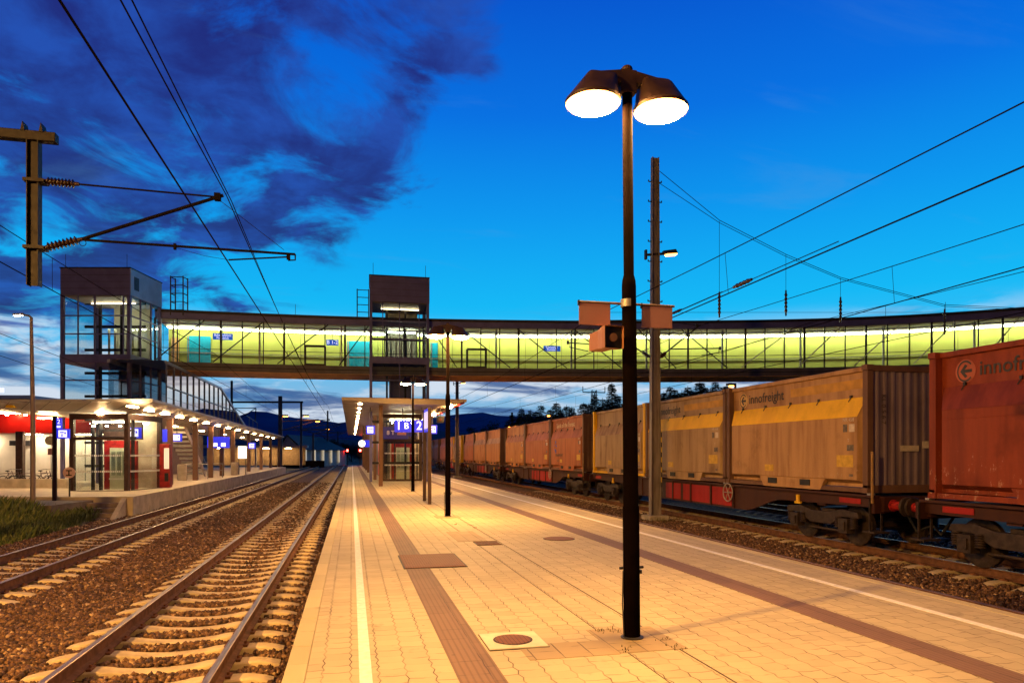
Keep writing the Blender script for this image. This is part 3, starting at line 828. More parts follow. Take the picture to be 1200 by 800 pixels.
def canopy(name, label, poly, zt, zin, edge, mat_s=beige_panel):
    """poly: plan outline; top at zt, thin edges; soffit of panels at zin in the middle"""
    c = sum((Vector(p) for p in poly), Vector((0, 0))) / len(poly)
    t = thing(name, label, 'canopy', (c.x, c.y, 0))
    mb = MB(); n = len(poly)
    mb.add([(p[0], p[1], zt) for p in poly] + [(p[0], p[1], zt - edge) for p in poly], [tuple(range(n))] + [(i, (i + 1) % n, n + (i + 1) % n, n + i) for i in range(n)])
    mb.build('roof', M('canopy_roof', (.30, .22, .19), .5, 0, .1, 1), t)
    return t


# ---- middle canopy (plan quad along the platform), soffit folded down to the columns
cz = 4.29
t = tc = thing('platform_canopy', 'winged canopy on brown columns over the middle platform', 'canopy', (3, 60, 0))
XL, XRR, YA, YB = -.46, 5.55, PZ(473, 33.5).y, 96.0
sof = [(XL, cz - .10), (1.75, cz - .26), (4.3, cz - .26), (XRR, cz - .10), (XRR, cz), (XL, cz)]
mb = MB(); mb.prism([(XL, cz - .02), (XRR, cz - .02), (XRR, cz), (XL, cz)], YA - .03, YB, lambda p, s: (p[0], s, p[1] + .022)); mb.build('roof', M('canopy_fascia', (.24, .125, .105), .5, 0, .1, 1), t)
MB().prism(sof, YA, YB, lambda p, s: (p[0], s, p[1])).build('soffit', beige_panel, t)
mb = MB()
for s in np.arange(YA + 1.2, YB, 1.6):
    for (xa, za), (xb, zb) in ((sof[0], sof[1]), (sof[1], sof[2]), (sof[2], sof[3])): mb.bar((xa, s, za - .001), (xb, s, zb - .001), .012, .006)
mb.build('panel_joint', dark_steel, t)
lm_b = MB()
for k in range(16):
    yk = YA + 1.6 + k * 3.6; x = .42; z = cz - .10 - (x - XL) / (1.75 - XL) * .16 - .012
    MB().cbox((x, yk, z), .16, .85, .024).build('soffit_lamp', soffit_light, t)
for k in range(8):  # right row added and deepened so its sides brighten the train
    yk = YA + 2.0 + k * 7.2; x = 5.0
    MB().cbox((x, yk, cz - .22), .16, .85, .13).build('soffit_lamp', emis('train_fill_glow', (1., .52, .17), 420) if k == 0 else bpy.data.materials['train_fill_glow'], t)
mb = MB().box(XRR - .30, XRR - .06, YA + .3, YB, cz - .165, cz - .135); mb.build('red_reflection', red_panel, t)  # red strip imitating a reflection along the soffit edge
for k, yk in enumerate((35.2, 44.0, 53.0, 62, 71, 80, 89)):
    MB().box(1.33, 1.52, yk - .09, yk + .09, 0, cz - .22).build('column', M('column_brown', (.17, .085, .055), .45, 0, .12, 2) if k == 0 else bpy.data.materials['column_brown'], t, bevel=.01)
    if yk > 45: MB().box(4.55, 4.73, yk - .09, yk + .09, 0, cz - .22).build('column', bpy.data.materials['column_brown'], t, bevel=.01)

# ---- left canopy
lz = 3.92
pA, pB = PZ(-60, 29.3), PZ(179, 29.0)
t = tlc = thing('platform_canopy', 'long pale canopy with rows of soffit lights over the left platform', 'canopy', (-10, 50, 0))
far_r = Vector((-8.62, 95, 0)); far_l = Vector((-13.5, 95, 0)); back_l = Vector((-31, 44, 0))
kneeL = Vector((-13.2, 40, 0))
outl = [pA, pB, far_r, far_l, kneeL, PZ(72, 33.4), PZ(-60, 31.2)]
mb = MB(); n = len(outl)
mb.add([(p.x, p.y, lz) for p in outl] + [(p.x, p.y, lz - .10) for p in outl], [tuple(range(n)), tuple(reversed(range(n, 2 * n)))] + [(i, (i + 1) % n, n + (i + 1) % n, n + i) for i in range(n)])
mb.build('roof', M('pale_fascia', (.48, .44, .40), .45, 0, .08, 1), t)
inner = [PZ(-60, 30.6), pB + Vector((-1.55, 2.1, 0)), far_r + Vector((-1.5, -1, 0)), far_l, kneeL, PZ(72, 33.3), PZ(-60, 31.1)]
izs = [lz - .22, lz - .55, lz - .55, lz - .55, lz - .55, lz - .55, lz - .24]
mb = MB(); mb.add([(p.x, p.y, lz - .101) for p in outl] + [(p.x, p.y, z) for p, z in zip(inner, izs)], [(n + i, n + (i + 1) % n, (i + 1) % n, i) for i in range(n)] + [(n + 1, n + 2, n + 3, n + 4), (n, n + 1, n + 4, n + 5), (n, n + 5, n + 6)])
mb.build('soffit', beige_panel, t)
mb = MB()
dv = (outl[1] - outl[0]); di = (inner[1] - inner[0])
for k in range(1, 10):
    f = k / 10; a = outl[0] + dv * f; b = inner[0] + di * f; mb.bar((a.x, a.y, lz - .104), (b.x, b.y, lz - .222 - .33 * f), .02, .008)
for k in range(1, 24):
    f = k / 24; a = outl[1] + (outl[2] - outl[1]) * f; b = inner[1] + (inner[2] - inner[1]) * f; mb.bar((a.x, a.y, lz - .133), (b.x, b.y, lz - .554), .02, .008)
mb.build('panel_joint', dark_steel, t)
for u in (179, 199, 229, 247, 260, 273, 291.5, 306, 317, 327):
    p = PX(u, 500, -9.45)
    MB().box(p.x - .15, p.x + .15, p.y - .1, p.y + .1, -.1, lz - .3).build('column', bpy.data.materials['column_brown'], t, bevel=.01)
for k in range(14):
    yk = 31.6 + 2.3 * k * (1 + k * .07)
    f = (yk - pB.y) / (far_r.y - pB.y)
    xr = pB.x + (far_r.x - pB.x) * f
    if yk > 93: break
    MB().cbox((xr - .75, yk, lz - .345), .22, .85, .05).build('soffit_lamp', soffit_light, t)
    if k % 2: MB().cbox((xr - 2.6, yk, lz - .575), .22, .85, .04).build('soffit_lamp', soffit_light, t)
for u, v in ((12, 484), (56, 490)):
    p = PV(u, v, 32.2); MB().cbox((p.x, p.y, p.z), .75, .25, .05).build('soffit_lamp', soffit_light, t)
MB().cbox((PZ(13, 30.2).x, PZ(13, 30.2).y, lz - .20), .3, .3, .18).build('camera_box', C_YELLOW, t)

# ---- left platform
m_ = MB(); edge = [(-8.15, PG(160, 581).y), (-8.15, 92), (-30, 92), (-30, PG(160, 581).y + 6), (PG(120, 581).x - 1.0, PG(160, 581).y + .3)]
Y1 = edge[0][1]
m_.add([(x, y, -.02) for x, y in edge] + [(x, y, -.94) for x, y in edge], [tuple(range(5))] + [(i, (i + 1) % 5, 5 + (i + 1) % 5, 5 + i) for i in range(5)])
tag(m_.build('platform_pavement', M('pale_platform_paving', (.55, .45, .32), .7, 0, .12, 1.2), None), kind='structure')
mb = MB(); yy = Y1
while yy < 91.9: mb.box(-8.149, -8.135, yy + .01, min(yy + 2, 92) - .01, -.80, -.03); yy += 2
for k, yy in enumerate(np.arange(Y1 + 2.2, 90, 4.5)): mb.box(-8.135, -8.10, yy, yy + .06, -.8, -.52)
tag(mb.build('platform_face', conc_pale), kind='structure')
# forecourt paving left of it
q = [PG(-70, 594, -.14), PG(60, 592, -.14), PG(122, 584, -.14), Vector((-10.2, Y1 + 1.5, -.14)), Vector((-10.5, Y1 + 8, -.14)), Vector((-32, Y1 + 9, -.14))]
mb = MB(); mb.add([tuple(p) for p in q] + [(p.x, p.y, -.94) for p in q], [tuple(range(6))] + [(k, (k + 1) % 6, 6 + (k + 1) % 6, 6 + k) for k in range(6)])
tag(mb.build('path', M('asphalt_path', (.17, .13, .10), .85, 0, .2, 3)), kind='structure')
# steps down from the platform end
t = thing('stair', 'short flight of dark steps descending from the end of the left platform', 'steps', (-9.0, Y1 - .8, -.8))
mb = MB()
for k in range(4): mb.box(-9.75, -8.55, Y1 - .30 * (k + 1), Y1 + .0 - .30 * k, -.80, -.06 - .17 * (k + 1))
mb.build('tread', M('dark_steps', (.28, .21, .17), .8, 0, .25, 4), t, bevel=.01)
mb = MB().prism([(0, -.06), (-1.35, -.75), (-1.35, -.92), (0, -.92)], -8.53, -8.36, lambda p, s: (s, Y1 + p[0], p[1])); mb.build('cheek_wall', conc_pale, t)
# ---- station building behind the left canopy
ZB = 42.0
t = thing('station_building', 'station building with red fascia band and pale lit wall behind the bicycles', 'building', PZ(10, ZB, 0))
A, B = PZ(-90, ZB), PZ(150, ZB)
def wall(mb, A, B, z0, z1, th=.2):
    d = (B - A).normalized(); nv = Vector((-d.y, d.x, 0)) * th
    return mb.add([(p.x, p.y, z) for p in (A, B, B + nv, A + nv) for z in (z0, z1)], [(0, 2, 3, 1), (2, 4, 5, 3), (4, 6, 7, 5), (6, 0, 1, 7), (1, 3, 5, 7), (0, 6, 4, 2)])
wall(MB(), A, B, -.2, 2.86).build('wall', white_wall, t)
off = Vector((ST, CT, 0)) * -1.2
wall(MB(), A + off, B + off, 2.86, 4.75, 1.4).build('fascia', red_panel, t)
for u in (8, 30, 52, 74):
    p = PZ(u, ZB - 1.75, 3.9); MB().lathe([(.07, -.05), (.09, .05)], tuple(p), 12).build('spot_light', soffit_light, t)
    MB().bar((p.x, p.y, 3.95), (p.x + .3, p.y + .6, 4.3), .04).build('lamp_arm', dark_steel, t)
wall(MB(), A + off * .9, B + off * .9, 2.80, 2.86, 1.0).build('soffit', white_wall, t)
mb = MB()
for u in (-30, 22, 60, 100): 
    p = PV(u, 520, ZB - .1); mb.bar((p.x, p.y, -.2), (p.x, p.y, 2.8), .03)
mb.build('panel_joint', dark_steel, t)
for u in (15, 32): 
    p = PV(u, 519, ZB - .12); MB().cbox((p.x, p.y, p.z), .32, .12, .3).build('wall_box', dark_steel, t)
p = PV(24, 520, ZB - 2.2); MB().bar((p.x, p.y, -.2), (p.x, p.y, 2.9), .36, .36).build('column', brown_steel, t)
for u in (-20, 40, 72, 98, 122):  # lamps behind the lobby are added to brighten this wall
    p = PZ(u, ZB - .7, 2.78); MB().cbox(tuple(p), .8, .3, .04).build('soffit_lamp', emis('wall_wash_glow', (1., .78, .5), 70) if u == -20 else bpy.data.materials['wall_wash_glow'], t)
# upper building with flat roof behind canopy, far left
A, B = PZ(-60, 52), PZ(27, 52)
t = thing('annex_building', 'grey flat roofed building peeking above the left canopy at the picture edge', 'building', PZ(0, 52, 0))
wall(MB(), A, B, 0, 5.75, 8).build('wall', M('grey_annex_wall', (.22, .20, .20), .7), t)
wall(MB(), A + Vector((0, -.5, 0)), PZ(35, 51.5), 5.75, 6.0, 9).build('roof', pale_clad, t)
p = PV(1, 457, 50.5); bx_ = MB().cbox(tuple(p), .35, .2, .35); bx_.build('lit_window', white_sign, t)
# low wall + bicycles
A, B = PZ(-60, 33.0), PZ(79, 33.0)
o = wall(MB(), A, B, -.2, .42, .25).build('low_wall', conc_pale, None, bevel=.01); tag(o, 'low pale concrete wall in front of the parked bicycles', 'wall')
bike_m = M('bike_frame_paint', (.09, .05, .05), .35, .2, .2, 3); bike2 = M('bike_pale_paint', (.5, .45, .4), .35, .2, .1, 3)
def make_bike():
    t = thing('bicycle', 'bicycle', 'bicycle', (0, 0, 0), 0, 'bicycles parked behind the low wall')
    for s in (-1, 1):
        n = 20; ring = [(s * .52, .34 * math.cos(2 * math.pi * k / n), .34 + .34 * math.sin(2 * math.pi * k / n)) for k in range(n + 1)]
        mb = MB().tube([(s * .52 + .34 * math.cos(2 * math.pi * k / n), 0, .34 + .34 * math.sin(2 * math.pi * k / n)) for k in range(n + 1)], .02, 6, False)
        w = mb.build('wheel', rubber, t, True, local=True)
        mb = MB()
        for k in range(8): a = math.pi * k / 8; mb.tube([(s * .52 - .33 * math.cos(a), 0, .34 - .33 * math.sin(a)), (s * .52 + .33 * math.cos(a), 0, .34 + .33 * math.sin(a))], .003, 4)
        mb.build('spokes', galv, w, local=True)
    mb = MB()
    for a, b in (((-.52, 0, .34), (-.08, 0, .30)), ((-.52, 0, .34), (-.2, 0, .78)), ((-.08, 0, .30), (-.24, 0, .88)), ((-.08, 0, .30), (.36, 0, .72)), ((-.2, 0, .76), (.34, 0, .82)), ((.33, 0, .92), (.52, 0, .34))): mb.tube([a, b], .017, 6)
    mb.build('frame', bike_m, t, local=True)
    MB().tube([(.20, -.26, .98), (.30, -.24, 1.0), (.33, 0, .98), (.30, .24, 1.0), (.20, .26, .98)], .013, 6).build('handlebar', galv, t, local=True)
    MB().lathe([(.02, .88), (.09, .90), (.10, .93), (.03, .95)], (-.26, 0, 0), 10).build('saddle', rubber, t, local=True)
    MB().tube([(-.05, -.1, .30), (-.08, .1, .30)], .06, 10).build('crank', galv, t, local=True)
    return t
bk = make_bike()
for i, (u, rz, lab) in enumerate(((4, .3, 'bicycle at the picture edge behind the low wall'), (14, 1.2, 'bicycle turned end on behind the low wall, left of the lamp post'), (45, .1, 'bicycle side on directly right of the thin grey lamp post'), (52, -.5, 'bicycle leaning nearest the blue sign post'), (30, .8, 'bicycle just left of the thin grey lamp post'))):
    o = bk if i == 0 else dup(bk, None); o.location = PZ(u, 34.4, -.14); o.rotation_euler = (0, 0, rz); o['label'] = lab
    
# ---- left street lamp, sign posts
b0 = PZ(38.5, 24, -.5)
t = thing('street_lamp', 'thin grey street lamp with a white lit head in front of the left building', 'lamp', b0)
MB().tube([(b0.x, b0.y, -.5), (b0.x, b0.y, 3), (b0.x - .05, b0.y, 6.35)], [.085, .075, .05], 12).build('pole', M('lamp_post_grey', (.23, .17, .16), .5, .3, .15, 3), t, True)
h = PV(24, 369.5, 24); MB().tube([(b0.x - .05, b0.y, 6.33), (b0.x - .12, b0.y, 6.40), (h.x - .1, h.y, h.z + .05)], [.04, .04, .03], 8).build('arm', galv, t, True)
hd = MB().bar((h.x - .22, h.y, h.z + .02), (h.x + .12, h.y, h.z + .05), .16, .07).build('lamp_head', galv, t, bevel=.02)
MB().bar((h.x - .19, h.y, h.z - .022), (h.x + .08, h.y, h.z + .006), .12, .012).build('lens', emis('cool_lamp_glow', (.95, 1., .95), 40), hd)
b0 = PZ(64, 26, -.5)
t = thing('sign_post', 'dark sign post with blue lit station signs and two small plates', 'sign post', b0)
MB().box(b0.x - .07, b0.x + .07, b0.y - .05, b0.y + .05, -.5, 3.02).build('post', brown_steel, t, bevel=.008)
def pict_sign(parent, c, w, h, body=None, frame=True, rz=0):
    """blue backlit box with white square pictogram of a ticket machine"""
    fx, fy = math.cos(rz), math.sin(rz)
    def ob(s0, s1, n0, n1, z0, z1):
        return MB().add([(c[0] + s * fx - n * fy, c[1] + s * fy + n * fx, c[2] + z) for s in (s0, s1) for n in (n0, n1) for z in (z0, z1)], [(0, 1, 3, 2), (4, 6, 7, 5), (0, 4, 5, 1), (2, 3, 7, 6), (0, 2, 6, 4), (1, 5, 7, 3)])
    bd = ob(-w / 2, w / 2, 0, .12, -h / 2, h / 2).build('sign_board', blue_sign, parent)
    ob(-w * .34, w * .34, -.008, 0, -h * .36, h * .36).build('pictogram', white_sign, bd)
    k = ob(-w * .22, w * .10, -.014, -.008, h * .08, h * .20); k.box(0, 0, 0, 0, 0, 0); k = ob(-w * .22, w * .10, -.014, -.008, h * .08, h * .20); k.build('glyph', blue_sign, bd)
    ob(w * .14, w * .26, -.014, -.008, -h * .05, h * .18).build('glyph', blue_sign, bd)
    ob(-w * .1, w * .0, -.014, -.008, -h * .3, -h * .02).build('glyph', blue_sign, bd)
    return bd
c = PV(69.5, 496, 26); bd = MB().cbox((c.x, c.y, c.z), .17, .1, .40).build('sign_board', blue_sign, t)
text('2', .24, white_sign, bd, (c.x, c.y - .06, c.z + .06), FACE_CAM, name='number'); MB().box(c.x - .06, c.x + .06, c.y - .062, c.y - .052, c.z - .16, c.z - .08).build('pictogram', white_sign, bd)
c = PV(73.5, 508, 26); pict_sign(t, (c.x, c.y, c.z), .42, .36)
c = PV(58.5, 516, 26); MB().lathe([(.17, -.02), (.17, .02)], (c.x, c.y, c.z), 20, 'y').build('clock_plate', galv, t)
c = PV(59, 529, 26); MB().cbox((c.x, c.y, c.z), .17, .02, .24).build('notice_plate', sign_back, t)
b0 = PZ(81.5, 26.5, -.5)
t = thing('round_sign', 'round pinkish sign with a dark crossbar mark on a short post by the lobby', 'sign', b0)
MB().tube([(b0.x, b0.y, -.5), (b0.x, b0.y, 1.0)], .03, 8).build('post', dark_steel, t)
pz = PV(81.5, 553.5, 26.5).z
MB().lathe([(.21, -.012), (.21, .012)], (b0.x, b0.y - .045, pz), 28, 'y').build('disc', M('pink_sign', (.60, .38, .36), .5, 0, .06, 2), t)
mb = MB().box(b0.x - .1, b0.x + .1, b0.y - .068, b0.y - .059, pz + .06, pz + .10); mb.box(b0.x - .1, b0.x + .1, b0.y - .068, b0.y - .059, pz - .12, pz - .08); mb.box(b0.x - .02, b0.x + .02, b0.y - .068, b0.y - .059, pz - .08, pz + .06)
mb.build('mark', black, t)
# ---- left grass verge
def grass_patch():
    n = 34000; V = []; 
    u = rng.uniform(0, 1, n); w = rng.uniform(0, 1, n)
    y = 17.5 + u * 11.2
    xr = -8.9 - .25 * np.sin(y * 1.7) * .5 - np.clip((y - 26) * .1, 0, 1)
    x = xr - w * (5.5 + (y - 17) * .25)
    hgt = .16 + .34 * np.clip(np.sin(np.pi * np.clip(w * 1.5, 0, 1)), 0, 1) * np.clip((29 - y) / 4, .3, 1) 
    z0 = -.92 + .55 * np.clip((-8.9 - x) / 1.6, 0, 1) + .05 * np.sin(x * 2.1 + y)
    hh = rng.uniform(.18, .55, n) * (.7 + .5 * np.sin(x * 1.3) * np.cos(y * 1.1)); a = rng.uniform(0, 2 * np.pi, n); lean = hh * rng.uniform(.1, .6, n)
    wd = rng.uniform(.006, .016, n)
    lx, ly = np.cos(a) * lean, np.sin(a) * lean; wx, wy = -np.sin(a) * wd, np.cos(a) * wd
    P0 = np.stack([x - wx, y - wy, z0], 1); P1 = np.stack([x + wx, y + wy, z0], 1)
    P2 = np.stack([x + lx * .35 + wx * .8, y + ly * .35 + wy * .8, z0 + hh * .6], 1); P3 = np.stack([x + lx, y + ly, z0 + hh], 1)
    v = np.stack([P0, P1, P2, P3], 1).reshape(-1, 3); f = np.arange(4 * n).reshape(-1, 4)
    me = bpy.data.meshes.new('grass'); me.from_pydata(v.tolist(), [], f.tolist())
    m, nt, b = new_mat('verge_grass'); g_ = nt.nodes.new('ShaderNodeNewGeometry'); r = S(nt, g_.outputs['Random Per Island'])
    rp = nt.nodes.new('ShaderNodeValToRGB'); nt.links.new(r.k, rp.inputs[0]); rp.color_ramp.elements[0].color = (.06, .10, .018, 1); rp.color_ramp.elements[1].color = (.20, .21, .06, 1)
    nt.links.new(rp.outputs[0], b.inputs['Base Color']); b.inputs['Roughness'].default_value = .8
    me.materials.append(m); o = bpy.data.objects.new('grass', me); COL.objects.link(o)
    tag(o, 'dark unmown grass on the verge between track and left platform', 'grass', kind='stuff')
    mb = MB()
    nx, ny = 24, 24; vs = []
    for j in range(ny + 1):
        yy = 16.5 + 12.6 * j / ny; x0 = -8.75 - np.clip((yy - 26) * .1, 0, 1)
        for i in range(nx + 1):
            w_ = i / nx; xx = x0 - w_ * 9.5
            vs.append((xx, yy, -.92 + .55 * min(1, max(0, (-8.9 - xx) / 1.6)) + .05 * math.sin(xx * 2.1 + yy) + (.0 if 0 < j else -.3)))
    fs = [(j * (nx + 1) + i, j * (nx + 1) + i + 1, (j + 1) * (nx + 1) + i + 1, (j + 1) * (nx + 1) + i) for j in range(ny) for i in range(nx)]
    tag(mb.add(vs, fs).build('ground', M('verge_soil', (.06, .05, .028), .9, 0, .3, 2), smooth=True), kind='structure')
grass_patch()
# ---- hanging signs under left canopy & fittings
for u, v, w, lab in ((157, 507, .58, 'square blue lit ticket pictogram sign hung beside the left glass lobby'), (207, 512.5, .50, 'square blue lit pictogram sign hung between the second and third left columns'), (295, 522, .50, 'small far blue lit pictogram sign hung under the left canopy')):
    Zs = {157: 31.5, 207: 38, 295: 64}[u]; c = PV(u, v, Zs); t = thing('hanging_sign', lab, 'sign', c); pict_sign(t, tuple(c), w * (1 if u < 250 else 1.3), w * .85 * (1 if u < 250 else 1.3), rz=-YAW)
    MB().bar((c.x, c.y + .06, c.z + w * .4), (c.x, c.y + .06, lz - .55), .03).build('hanger', dark_steel, t)
for u, v, Zs, w, h, lab, tx in ((178.5, 510, 34.5, 1.35, .62, 'wide blue lit platform sign behind the first left column', ' 2'), (256, 518, 50, 1.5, .8, 'far blue lit platform sign under the left canopy', '2')):
    c = PV(u, v, Zs); t = thing('hanging_sign', lab, 'sign', c)
    bd = MB().cbox(tuple(c), w, .12, h).build('sign_board', blue_sign, t)
    text(tx, .3, white_sign, bd, (c.x - w * .36, c.y - .07, c.z + .08), FACE_CAM, name='number')
    for k in (-.25, .12): MB().box(c.x + k * w, c.x + k * w + .32, c.y - .07, c.y - .062, c.z - h * .38, c.z - h * .05).build('pictogram', white_sign, bd)
    MB().bar((c.x, c.y, c.z + h * .5), (c.x, c.y, lz - .55), .03).build('hanger', dark_steel, t)
p = PG(191, 571.5, -.02); t = thing('ticket_machine', 'tall red ticket machine standing between the left platform columns', 'ticket machine', p)
mb = MB().box(p.x - .16, p.x + .3, p.y, p.y + .5, 0, 2.1); mb.build('case', red_dark, t, bevel=.02)
MB().box(p.x + .05, p.x + .27, p.y - .02, p.y, .9, 1.9).build('screen', emis('screen_glow', (1, .75, .5), .45), t); MB().box(p.x + .07, p.x + .24, p.y - .02, p.y, .3, .7).build('slot', black, t)
p = PG(284, 556, -.02); t = thing('timetable_case', 'bright white lit timetable case on the left platform', 'display case', p)
MB().cbox((p.x, p.y, 1.75), .62, .12, .95).build('panel', emis('poster_glow', (1., .85, .6), 3.2), t, bevel=.02); 
for s in (-.26, .26): MB().bar((p.x + s, p.y, 0), (p.x + s, p.y, 1.28), .06).build('leg', dark_steel, t)
mb = MB()
# stair flights, walls inside the left hall
t = thing('stair_hall', 'brown panelled stair hall with white stair flights under the left canopy', 'stair hall', (-12, 46, 0))
MB().box(-14.2, -14.0, 48, 72, -.02, 3.4).build('wall', M('hall_brown', (.15, .075, .045), .5, 0, .1, 1.2), t)
for y0, y1, z0, z1 in ((38.5, 43.2, 3.3, 0.), (48, 54.5, 3.4, 0.)):
    mb = MB(); n = 12
    for k in range(n):
        f = k / n; yy = y0 + (y1 - y0) * f; zz = z0 + (z1 - z0) * f; mb.box(-11.6, -10.5, yy, yy + (y1 - y0) / n + .02, zz - .16, zz - .02)
    mb.build('stair_tread', white_paint, t)
    MB().bar((-10.45, y0, z0 + .0), (-10.45, y1, z1 + .1), .06, .34).build('stringer', M('stringer_white', (.55, .42, .33), .5) if y0 < 40 else bpy.data.materials['stringer_white'], t)
    MB().tube([(-10.45, y0, z0 + .95), (-10.45, y1, z1 + 1.0), (-10.45, y1 + .8, z1 + 1.0), (-10.45, y1 + .8, z1)], .025, 8).build('handrail', galv, t)
for u, lab in ((232, 'low tubular railing by the nearer stair foot on the left platform'), (250, 'low tubular railing farther along the left platform')):
    p = PG(u, 561 if u == 232 else 559.5, -.02); t = thing('railing', lab, 'railing', p); mb = MB().tube([(p.x - 1.0, p.y, -.02), (p.x - 1.0, p.y, .95), (p.x + .6, p.y, .95), (p.x + .6, p.y, -.02)], .03, 8); mb.build('rail', galv, t); MB().tube([(p.x - 1, p.y, .5), (p.x + .6, p.y, .5)], .022, 6).build('rail', galv, t)
for u, v, lab in ((213.5, 562.5, 'pale litter bin standing by the stair foot on the left platform'), (275, 556.5, 'pale litter bin by the far columns of the left platform')):
    p = PG(u, v, -.02); t = thing('litter_bin', lab, 'bin', p)
    MB().lathe([(.26, 0), (.28, .05), (.28, .95), (.24, 1.0)], tuple(p), 16).build('body', conc_pale, t, True); MB().lathe([(.20, 1.0), (.20, 1.01)], tuple(p), 16).build('opening', black, t)

# ================================================================== enclosed glass stair below left end of bridge
t = thing('glass_stairway', 'sloping glass stairway descending from the bridge behind the left canopy', 'stairway', (-9.6, 48, 0))
y0, y1, y2 = 37.6, 62.0, 72.0
xg = -9.05
prof_top = [(y0, 6.15), (y1 - 8, 6.05), (y2 - 6, 3.9)]
gl = [(y0, 3.88), (y0, 6.15), (52.5, 6.25), (64.5, 3.88)]
mb = MB().add([(xg, a, b) for a, b in gl], [(0, 1, 2, 3)]); mb.build('glazing', refl_glass, t)
mb = MB().add([(xg - 2.6, a, b) for a, b in gl], [(0, 1, 2, 3)]); mb.build('glazing', refl_glass, t)
mb = MB()
for yy in np.arange(y0 + .02, 64, 1.55):
    zt = 6.18 if yy < 52.5 else 6.25 - (yy - 52.5) / 12 * 2.37
    mb.bar((xg + .02, yy, 3.86), (xg + .02, yy, zt), .06, .06, (1, 0, 0))
mb.bar((xg + .02, y0, 5.0), (xg + .02, 58.6, 5.0), .05, .06)
mb.build('mullion', galv, t)
mb = MB().bar((xg, y0, 6.2), (xg, 52.5, 6.28), .12, .14); mb.bar((xg, 52.5, 6.28), (xg, 64.8, 3.86), .12, .16); mb.bar((xg - 2.6, y0, 6.2), (xg - 2.6, 52.5, 6.28), .12, .14); mb.bar((xg - 2.6, 52.5, 6.28), (xg - 2.6, 64.8, 3.86), .12, .16)
mb.build('edge_beam', pale_clad, t)
MB().add([(xg, y0, 6.29), (xg, 52.5, 6.37), (xg - 2.6, 52.5, 6.37), (xg - 2.6, y0, 6.29)], [(0, 1, 2, 3)]).add([(xg, 52.5, 6.37), (xg, 64.8, 3.96), (xg - 2.6, 64.8, 3.96), (xg - 2.6, 52.5, 6.37)], [(0, 1, 2, 3)]).build('roof', pale_clad, t)
MB().tube([(xg, 64.8, 5.0), (xg, 72, 4.7), (xg, 72, 3.86)], .03, 8).tube([(xg, 66.5, 3.86), (xg, 66.5, 4.9)], .03, 6).tube([(xg, 69, 3.86), (xg, 69, 4.8)], .03, 6).build('railing', galv, t)

# ================================================================== SIGNS on the middle platform
t = thing('platform_sign', 'blue lit platform number board reading 1 B in front of the middle lobby', 'sign', PZ(471, 36.2, 0))
def board(t, u0, u1, v0, v1, Z, parts, mat=blue_sign):
    a, b = PV(u0, v0, Z), PV(u1, v1, Z)
    c = (a + b) / 2; w = (PZ(u1, Z) - PZ(u0, Z)).length; h = a.z - b.z
    o = MB(); fx = Vector((CT, -ST, 0)); fn = Vector((ST, CT, 0))
    def ob(s0, s1, n0, n1, z0, z1): return MB().add([c + fx * s + fn * n + Vector((0, 0, z)) for s in (s0, s1) for n in (n0, n1) for z in (z0, z1)], [(0, 1, 3, 2), (4, 6, 7, 5), (0, 4, 5, 1), (2, 3, 7, 6), (0, 2, 6, 4), (1, 5, 7, 3)])
    bd = ob(-w / 2, w / 2, 0, .14, -h / 2, h / 2).build('sign_board', mat, t)
    for tx, f, sz, m in parts:
        p = c + fx * (w * f) - fn * .012
        text(tx, sz, m, bd, tuple(p), (R(90), 0, -YAW), name='lettering', bold=.006)
    return bd, c
bd, c = board(t, 462.3, 481.5, 492, 506, 36.2, [('1', -.24, .62, white_sign), ('B', .23, .46, white_sign)])
MB().bar((c.x, c.y + .07, c.z + .3), (c.x, c.y + .07, cz - .25), .04).build('hanger', dark_steel, t)
MB().cbox((c.x - .05, c.y, c.z - .40), .45, .1, .13).build('display_strip', sign_back, t)
t = thing('platform_sign', 'blue lit platform number board reading 2 1 partly behind the sign posts', 'sign', PZ(492, 36.2, 0))
bd, c = board(t, 485.5, 503.5, 492, 506, 36.2, [('2', -.18, .62, white_sign), ('1', .28, .5, white_sign)])
MB().bar((c.x, c.y + .07, c.z + .3), (c.x, c.y + .07, cz - .25), .04).build('hanger', dark_steel, t)
t = thing('departure_board', 'dark blue departure board with pale characters above the middle lobby door', 'display', PZ(465, 40.6, 0))
board(t, 449, 478, 500, 514, 40.5, [('8 T  8 5', .02, .34, M('dim_display_text', (.5, .5, .55)))], emis('deep_blue_glow', (.006, .006, .2), .25, (.01, .01, .1)))
for u, v, lab in ((434, 503.5, 'square blue lit pictogram sign left of the middle lobby columns'), (507, 503, 'square blue lit pictogram sign right of the information posts')):
    c = PV(u, v, 36.5); t = thing('hanging_sign', lab, 'sign', c); pict_sign(t, tuple(c), .45, .46, rz=-YAW)
    MB().bar((c.x, c.y + .06, c.z + .2), (c.x, c.y + .06, cz - .2), .03).build('hanger', dark_steel, t)
c = PV(425.5, 519.5, 60); t = thing('platform_clock', 'small white lit platform clock hung under the left edge of the middle canopy', 'clock', c)
MB().lathe([(.30, -.05), (.30, .05)], (c.x - .1, c.y, c.z), 24, 'y').build('face', emis('clock_glow', (1, .95, .9), 1.6), t)
MB().cbox((c.x + .45, c.y + .02, c.z), .7, .1, .6).build('sign_board', blue_sign, t); MB().bar((c.x, c.y, c.z + .4), (c.x, c.y, cz - .15), .04).build('hanger', dark_steel, t)
